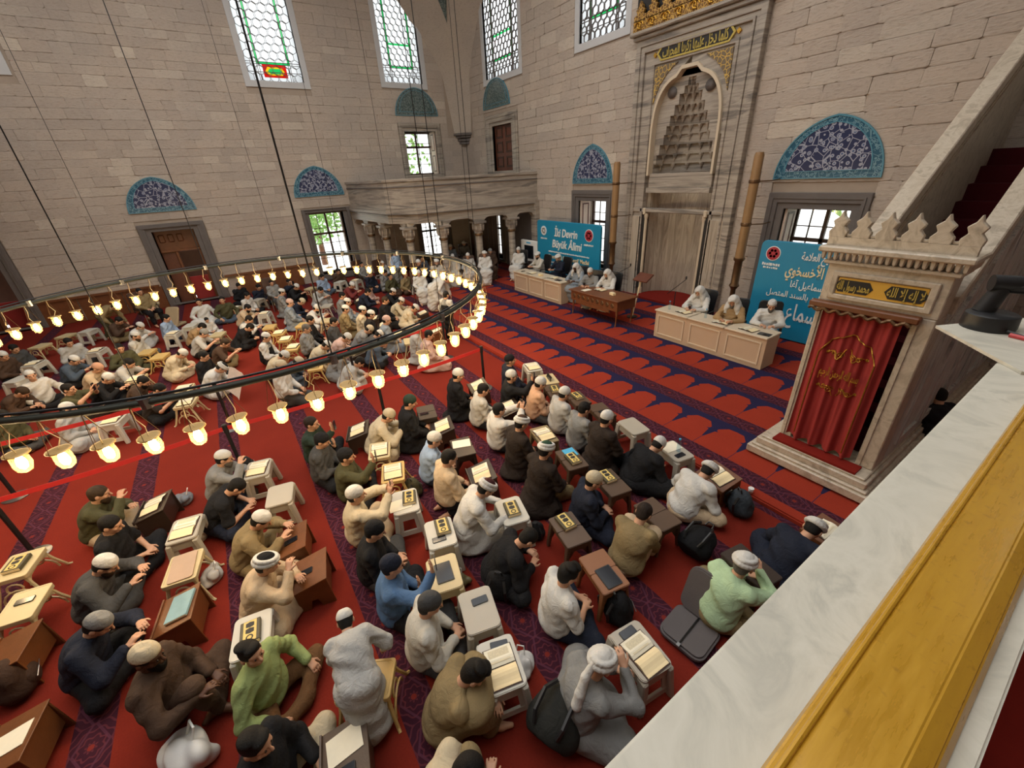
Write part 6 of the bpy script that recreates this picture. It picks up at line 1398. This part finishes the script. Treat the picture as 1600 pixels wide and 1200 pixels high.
# speakers and elders
for px, py, pose, d, kw in SP:
    b = person(px, py, pose, d, loc=LOCS[d], group='speakers, elders and others off the floor', **kw); b['_d'] = d
    if pose in ('desk', 'chair'):
        a = kw.get('ang', 0); l = b.location
        chair_at(l.x, l.y, a, 'black chair of the ' + d if len(d.split()) < 12 else 'chair of the ' + d, 'blacklea' if px > 780 else 'wood_dark', l.z)
for px, py, pose, d, kw in BGL:
    b = person(px, py, pose, d, loc=LOCS[d], group='worshippers in the left half of the hall', **kw); b['_d'] = d
    if pose == 'chair': chair_at(b.location.x, b.location.y, kw['ang'], 'dark chair of the ' + d, 'wood_dark', b.location.z)
bpy.context.view_layer.update()

# ================================================================ book stands and what lies on them
GR, CRM, BRN, DBR, WD, YEL, WHT = 'b3ab9c', 'cbb98e', '5a4636', '3a2e26', '7a4a28', 'cfae6c', 'c8c4b8'
ST = [
 (832, 573, 'A', WHT, -20, [('open_book', 0, 0)]), (857, 592, 'B', CRM, -20, [('tablet_up', 0, 0)]), (866, 610, 'D', BRN, -20, [('gold_book', 0, 0)]), (903, 622, 'D', BRN, -15, [('gold_book', -.05, 0)]), (940, 641, 'D', BRN, -15, [('phone', .05, 0)]), (990, 665, 'A', GR, -12, []), (1055, 704, 'A', GR, -12, [('paper', -.1, 0), ('bottle', .03, .03), ('phone', .12, -.02)]),
 (1122, 743, 'C', WD, -10, [('open_book', 0, 0)]), (747, 602, 'C', DBR, -15, [('open_book', 0, 0)]), (781, 628, 'C', DBR, -15, [('open_book', 0, 0)]), (850, 679, 'D', '8a7a58', -15, [('open_book', 0, 0)]), (893, 716, 'D', BRN, -15, [('blue_paper', -.13, .04), ('gold_book', .04, 0)]), (955, 753, 'D', BRN, -12, [('gold_book', -.1, 0)]), (1027, 802, 'D', BRN, -8, []), (890, 826, 'D', BRN, -12, [('gold_book', -.1, 0)]),
 (943, 891, 'D', '8a5a38', -12, [('tablet', .09, 0)]), (665, 645, 'D', DBR, -15, [('phone', .05, -.05)]), (687, 666, 'C', DBR, -15, [('open_book', 0, 0)]), (715, 701, 'D', DBR, -15, [('paper', -.08, 0)]), (752, 739, 'C', DBR, -15, [('open_book', 0, 0)]), (800, 797, 'A', WHT, -15, [('gold_book', 0, 0)]), (633, 783, 'A', WHT, -15, [('gold_book', -.02, .06), ('paper', .05, -.07)]), (688, 832, 'A', WHT, -15, [('gold_book', -.06, .04), ('phone', .1, -.03)]),
 (686, 897, 'A', CRM, -15, [('tablet', 0, 0)]), (733, 957, 'A', GR, -15, [('phone', -.08, .03)]), (772, 1043, 'A', WHT, -15, [('open_book', .03, 0), ('phone', -.15, .03)]), (1000, 1014, 'A', GR, -8, [('open_book', .05, 0), ('phone', -.16, 0)]), (562, 672, 'C', DBR, -20, [('open_book', 0, 0)]), (593, 703, 'B', CRM, -20, [('open_book', 0, 0)]), (614, 737, 'B', YEL, -20, [('open_book', 0, 0)]),
 (403, 732, 'A', GR, -12, [('open_book', 0, 0)]), (437, 772, 'A', GR, -12, []), (455, 843, 'C', WD, -12, [('phone', .03, 0)]), (484, 891, 'C', WD, -12, [('phone', 0, -.05)]), (240, 790, 'C', DBR, -10, [('open_book', 0, 0)]), (292, 823, 'A', GR, -10, [('open_book', 0, 0)]), (286, 886, 'B', CRM, -10, [('board', 0, 0)]), (277, 952, 'C', WD, -10, [('blue_book', 0, .04)]), (393, 990, 'A', WHT, -10, [('gold_book', 0, 0)]),
 (515, 1150, 'C', BRN, -12, [('paper', -.08, 0), ('phone', .1, 0)]), (572, 1062, 'B', YEL, 60, []), (28, 883, 'B', CRM, -10, [('gold_book', 0, 0)]), (35, 945, 'B', CRM, -10, [('phone', -.05, 0)]), (14, 1015, 'C', WD, -10, []), (14, 1160, 'C', WD, -10, [('paper', 0, 0)]), (1172, 884, 'D', DBR, -10, []), (1300, 835, 'C', WD, -10, [('open_book', 0, 0)]),
 # left block
 (62, 540, 'B', CRM, -30, []), (102, 524, 'B', CRM, -30, []), (137, 516, 'A', WHT, -30, []), (28, 592, 'A', WHT, -30, []), (37, 570, 'A', WHT, -20, [('open_book', 0, 0)]), (150, 547, 'A', WHT, -20, [('open_book', 0, 0)]), (226, 548, 'B', YEL, -20, []), (249, 556, 'B', YEL, -20, []), (270, 520, 'A', WHT, -20, [('open_book', 0, 0)]), (297, 508, 'A', WHT, -20, []), (340, 522, 'B', CRM, -20, []), (366, 482, 'B', CRM, -50, [('open_book', 0, 0)]), (402, 468, 'A', GR, -40, []), (413, 489, 'A', WHT, -20, [('open_book', 0, 0)]), (428, 459, 'B', CRM, -60, [('open_book', 0, 0)]), (485, 450, 'B', CRM, -50, []), (531, 440, 'A', WHT, -50, []), (511, 477, 'B', GR, -30, []), (421, 510, 'B', YEL, -20, []), (436, 519, 'B', YEL, -20, [('open_book', 0, 0)]), (446, 529, 'B', YEL, -20, [('open_book', 0, 0)]), (457, 543, 'B', YEL, -20, [('open_book', -.1, 0)]), (473, 507, 'B', YEL, -30, []), (510, 500, 'B', CRM, -20, []), (590, 497, 'C', DBR, -20, [('open_book', 0, 0)]), (600, 506, 'C', DBR, -20, [('open_book', 0, 0)]), (618, 524, 'C', DBR, -20, [('open_book', 0, 0)]), (559, 437, 'A', WHT, -50, [('open_book', 0, 0)]), (656, 444, 'A', WHT, -80, []), (562, 468, 'C', DBR, -20, [('open_book', 0, 0)]), (508, 570, 'B', YEL, -15, [('gold_book', 0, 0)]), (641, 532, 'B', CRM, -15, []), (578, 546, 'C', DBR, -15, [('open_book', 0, 0)]), (176, 655, 'A', WHT, -15, [('open_book', 0, 0)]), (208, 590, 'B', CRM, -15, [('open_book', 0, 0)]), (286, 607, 'B', CRM, -15, [('open_book', 0, 0)]), (290, 628, 'B', CRM, -15, [('open_book', 0, 0)]), (140, 645, 'C', DBR, -15, [('paper', 0, 0)]), (660, 489, 'C', DBR, -15, [('open_book', 0, 0)]), (690, 515, 'C', WD, -15, [('paper', 0, 0)]),
]
CN = {GR: 'grey', CRM: 'cream', BRN: 'brown', DBR: 'dark brown', WD: 'chestnut wooden', YEL: 'yellow', WHT: 'off-white', '8a7a58': 'olive brown', '8a5a38': 'copper brown'}
TN = {'A': 'plastic table', 'B': 'lattice stand', 'C': 'reading stand', 'D': 'folding table'}
used = set(); pl = [(p, Vector(p.location), p['_d']) for p in people]
def short(d, n=9):
    w_ = d.split(); return ' '.join(w_[:n])
SPOS = [ground(q[0], q[1], STH[q[2]]) for q in ST]
for it in range(40):
    for i, p in enumerate(SPOS):
        if ST[i][:2] == (572, 1062): continue
        for q in pl:
            a = q[0].rotation_euler.z; c_ = q[1] + Vector((-math.sin(a), math.cos(a), 0)) * .12; e = p - c_; e.z = 0; L = e.length
            if L < .46: SPOS[i] = p = p + e / max(L, .01) * (.46 - L) * .6
        for j in range(i):
            e = p - SPOS[j]; e.z = 0; L = e.length
            if L < .48: SPOS[i] = p = p + e / max(L, .01) * (.48 - L) * .4; SPOS[j] = SPOS[j] - e / max(L, .01) * (.48 - L) * .4
for (px, py, ty, c, ang, its), sp_ in zip(ST, SPOS):
    s = stand(px, py, ty, c, ang, loc=(sp_.x, sp_.y, gz(sp_.x, sp_.y))); L = Vector(s.location)
    near = sorted(pl, key=lambda t: (t[1] - L).length)
    nm = '%s %s' % (CN[c], TN[ty]); lab = None
    for q in near[:6]:
        rel = 'before' if L.y > q[1].y + .25 else ('behind' if L.y < q[1].y - .25 else 'beside')
        cand = '%s %s the %s' % (nm, rel, q[2])
        if cand not in used and len(cand.split()) <= 16: lab = cand; break
    used.add(lab); s['label'] = lab
    for kd, dx, dy in its:
        up = kd.endswith('_up'); kd = kd.replace('_up', '')
        whom = lab.split(' the ', 1)[1]; base = '%s on the %s %s the ' % (IDESC[kd], nm, lab.split(' the ', 1)[0].split()[-1])
        il = base + whom
        if len(il.split()) > 16: il = '%s %s the ' % (IDESC[kd].split(' with ')[0], lab.split(' the ', 1)[0].split()[-1]) + whom
        n_ = 0
        if il in used: il = il.replace(' the ', ' the seated ', 1) if False else il + ' again'
        used.add(il); it = item(kd, s, dx, dy, random.uniform(-.12, .12), il, up)
for s in stands: del s['_ty']
# phones held in raised hands
for b in people:
    pose = next((k for k, v in POSE.items() if CACHE.get(('body', k)) is b.data), None)
    if pose in ('phone', 'phone1'):
        p = POSE[pose]; q = (p['wrr'] + p['wrl']) / 2 + V3(0, .035, .09) if pose == 'phone' else p['wrr'] + V3(-.02, .045, .10)
        w3 = b.matrix_world @ Vector(q); r = empty('phone', w3, 'phone held up by the ' + b['_d'], 'phone'); r.rotation_euler = (PI / 2, 0, b.rotation_euler.z + PI)
        for n, me in item_meshes('phone'): link(n, me, r)
for b in people: del b['_d']
# ================================================================ bags and other things on the floor
def sdf_obj(name, parent, fn, lo, hi, res, mat, col=None):
    v = Vol(lo, hi, res); fn(v); V, F = v.mesh(); o = link(name, np_mesh(name, V, F, mat), parent)
    if col: setc(o, col)
    return o
def pack_body(v): v.ell((0, 0, .17), (.17, .12, .2), .0); v.ell((0, .0, .1), (.175, .135, .12), .06); v.plane_cut((0, 0, .01), (0, 0, -1)); v.folds(.006, 30, 1)
def pack_pocket(v): v.ell((0, .10, .13), (.12, .06, .10), 0); v.folds(.004, 30, 2)
PKM = None
def backpack(px, py, col, ang, label, lay=False, sc=1.0):
    global PKM
    p = ground(px, py, .15); z = gz(p.x, p.y)
    r = empty('backpack', (p.x, p.y, z), label, 'backpack', 'bags left on the carpet', rz=math.radians(ang))
    if PKM is None:
        v = Vol((-.25, -.22, -.02), (.25, .25, .45), .012); pack_body(v); A = np_mesh('pack_body', *v.mesh(), M['cloth']); v = Vol((-.25, -.1, -.02), (.25, .25, .4), .012); pack_pocket(v); B = np_mesh('front_pocket', *v.mesh(), M['cloth'])
        C_ = MB()
        C_.tube([(-.04, -.05, .36), (-.03, -.06, .41), (.03, -.06, .41), (.04, -.05, .36)], .01, 6); C_ = C_.mesh('grab_handle', M['black'])
        D_ = [MB().tube([(s * .07, -.1, .33), (s * .1, -.17, .25), (s * .1, -.16, .12), (s * .08, -.12, .06)], .016, 6).mesh('shoulder_strap', M['black']) for s in (-1, 1)]; E_ = MB().tube([(-.1, .155, .15), (0, .165, .165), (.1, .155, .15)], .005, 5).mesh('zip', M['steel'])
        PKM = (A, B, C_, D_, E_)
    A, B, C_, D_, E_ = PKM
    for n, me in (('pack_body', A), ('front_pocket', B), ('grab_handle', C_), ('shoulder_strap', D_[0]), ('shoulder_strap', D_[1]), ('zip', E_)):
        o = link(n, me, r); setc(o, col)
    r.scale = (sc, sc, sc)
    if lay: r.rotation_euler = (-1.25, 0, math.radians(ang)); r.location.z = z + .13 * sc
backpack(783, 912, '1c1c1e', 40, 'black backpack on the carpet beside the man in black shirt'); backpack(1157, 787, '3a4046', -30, 'grey backpack beside the man in white shirt and white turban'); backpack(850, 1165, '262622', 20, 'large dark backpack lying at the bottom of the photo', True, 1.25); backpack(965, 948, '161618', -20, 'black backpack against the copper brown folding table'); backpack(836, 826, '222224', 60, 'small round black bag behind the turbaned man', False, .7); backpack(1075, 862, '141416', 0, 'black jacket-covered bag right of the khaki shirt', True, 1.1); backpack(645, 760, '4a4630', 30, 'olive camouflage bag beside the yellow lattice stand', False, .8); backpack(22, 1065, '3e2a1e', 10, 'brown leather bag at the left edge', False, 1.1); backpack(384, 722, '2a2a2c', 0, 'dark bag behind the grey plastic table', False, .7); backpack(390, 765, '4c4a44', 0, 'grey-green bag under the plain grey table', False, .6)
def plastic_bag(px, py, col, ang, label, sc=1.0, seed=0, printed=False):
    p = ground(px, py, .08); z = gz(p.x, p.y); r = empty('carrier_bag', (p.x, p.y, z), label, 'bag', 'bags left on the carpet', rz=math.radians(ang)); rn = random.Random(seed)
    def f(v):
        v.ell((0, 0, .08), (.17, .13, .10), 0)
        for k in range(7): v.ell((rn.uniform(-.14, .14), rn.uniform(-.1, .1), rn.uniform(.05, .17)), (rn.uniform(.04, .09), rn.uniform(.03, .07), rn.uniform(.03, .08)), .03)
        v.folds(.012, 45, seed); v.plane_cut((0, 0, .008), (0, 0, -1))
    sdf_obj('bag_body', r, f, (-.3, -.25, -.02), (.3, .25, .35), .011, M['paint'], col)
    MB().tube([(-.06, .05, .15), (-.05, .1, .26), (.03, .1, .27), (.05, .05, .16)], .008, 5).build('bag_handle', M['white'], r, world=False)
    if printed:
        for k in range(3): MB().box(-.06 + .045 * k, -.03 + .045 * k, -.05, -.01, .172, .178).build('printed_mark', M['screen'], r, world=False)
    r.scale = (sc, sc, sc)
plastic_bag(330, 897, 'c2beb6', 10, 'crumpled white plastic bag beside the cream lattice stand', .8, 1); plastic_bag(292, 1178, 'd8d6d2', 20, 'white printed carrier bag at the bottom edge', 1.2, 2, True); plastic_bag(812, 1035, 'd6d4d0', 40, 'white plastic bag hanging beside the off-white table', .8, 3); plastic_bag(288, 778, '6c7078', 0, 'grey folded cloth bundle behind the open book', .8, 4); plastic_bag(715, 905, '6a6040', 30, 'olive cloth bag under the black tablet', .7, 5); plastic_bag(312, 835, 'bdb8ae', 0, 'white plastic bag under the grey plastic table', .6, 6)
# legless floor chair
p = ground(1078, 985, .08); r = empty('floor_chair', (p.x, p.y, 0), 'grey legless folding floor chair near the parapet', 'floor chair', rz=math.radians(186))
gmat = simple('grey_upholstery', lin(92, 86, 86), .9, .1, 8, .2, 60)
MB().prism(rrect(.46, .44, .09), fz, .02, .09).build('seat', gmat, r, world=False, bevel=.02, seg=2)
MB().prism(rrect(.46, .52, .1), lambda a, b, d: (a, -.2 - .35 * (b + .26) * .9 + d * .9, .08 + (b + .26) * .9 + d * .35), -.03, .04).build('backrest', gmat, r, world=False, bevel=.015, seg=2)
MB().tube([(0, .22, .095), (0, -.18, .1), (.0, -.26, .25), (0, -.34, .5)], .009, 5).build('strap', M['black'], r, world=False); MB().box(-.015, .015, .2, .24, .09, .105).build('buckle', M['steel'], r, world=False)
# beige floor seats leaning by the wall
for k, (px, py, l) in enumerate(((240, 482, 'beige folding floor seat leaning before the doorway'), (268, 492, 'crumpled beige floor seat beside the folding seat'))):
    p = ground(px, py, .4); r = empty('folding_floor_chair', (p.x, p.y, 0), l, 'floor seat', rz=math.radians(30 + 20 * k)); bm2 = simple('beige_upholstery', lin(168, 148, 116), .9, .1, 8, .2, 60)
    MB().prism(rrect(.5, .6, .08), lambda a, b, d: (a, b * .5 + d, .35 + b * .95), -.04, .04).build('backrest', bm2, r, world=False, bevel=.02); MB().prism(rrect(.5, .5, .08), fz, .02, .1).build('seat', bm2, r, world=False, bevel=.02)
# white paper cup and newspaper
p = ground(1173, 767, .03); r = empty('paper_cup', (p.x, p.y, p.z - .03), 'small white paper cup on the platform edge', 'cup'); MB().lathe([(.028, 0), (.036, .075), (.032, .075), (.025, .005)], 14, (0, 0, 0)).build('cup_wall', M['white'], r, world=False, smooth=True); MB().lathe([(.036, .07), (.039, .075), (.036, .08)], 14).build('cup_rim', M['white'], r, world=False)
p = ground(358, 607, .3); r = empty('newspaper', (p.x, p.y, .02), 'large printed sheet held open before the writing man', 'newspaper', rz=.3); MB().grid(lambda u, v: (-.4 + .8 * u, .05 * math.sin(PI * u) + .25 * v, .1 + .5 * v + .02 * math.sin(9 * u)), 12, 4).build('printed_sheet', simple('newsprint', lin(196, 180, 170), .85, .3, 25), r, world=False)
# trees outside the windows
def tree(x, y, h, label, seed):
    rn = random.Random(seed); r = empty('tree', (x, y, 0), label, 'tree', 'trees outside the windows'); MB().tube([(x, y, 0), (x + .1, y, h * .5)], [.18, .1], 8).build('trunk', M['wood'], r)
    mb = MB()
    for k in range(700):
        a, b = rn.uniform(0, 2 * PI), rn.uniform(-1, 1); q = rn.random() ** .4 * h * .38; c = Vector((x + q * math.cos(a) * math.sqrt(1 - b * b), y + q * math.sin(a) * math.sqrt(1 - b * b), h * .62 + q * b)); u = Vector((rn.uniform(-1, 1), rn.uniform(-1, 1), rn.uniform(-1, 1))).normalized() * .16; w_ = u.orthogonal().normalized() * .09
        mb.add([c - u, c + w_, c + u, c - w_], [(0, 1, 2, 3)])
    o = mb.build('foliage', M['leaf'], r); o['kind'] = 'stuff'
tree(-26.5, 4.6, 4.2, 'green tree outside the tall left window', 1); tree(-3.6, 15.5, 6.0, 'green tree outside the right window', 2); tree(-26, 8.6, 7.5, 'green tree outside the balcony window', 3)
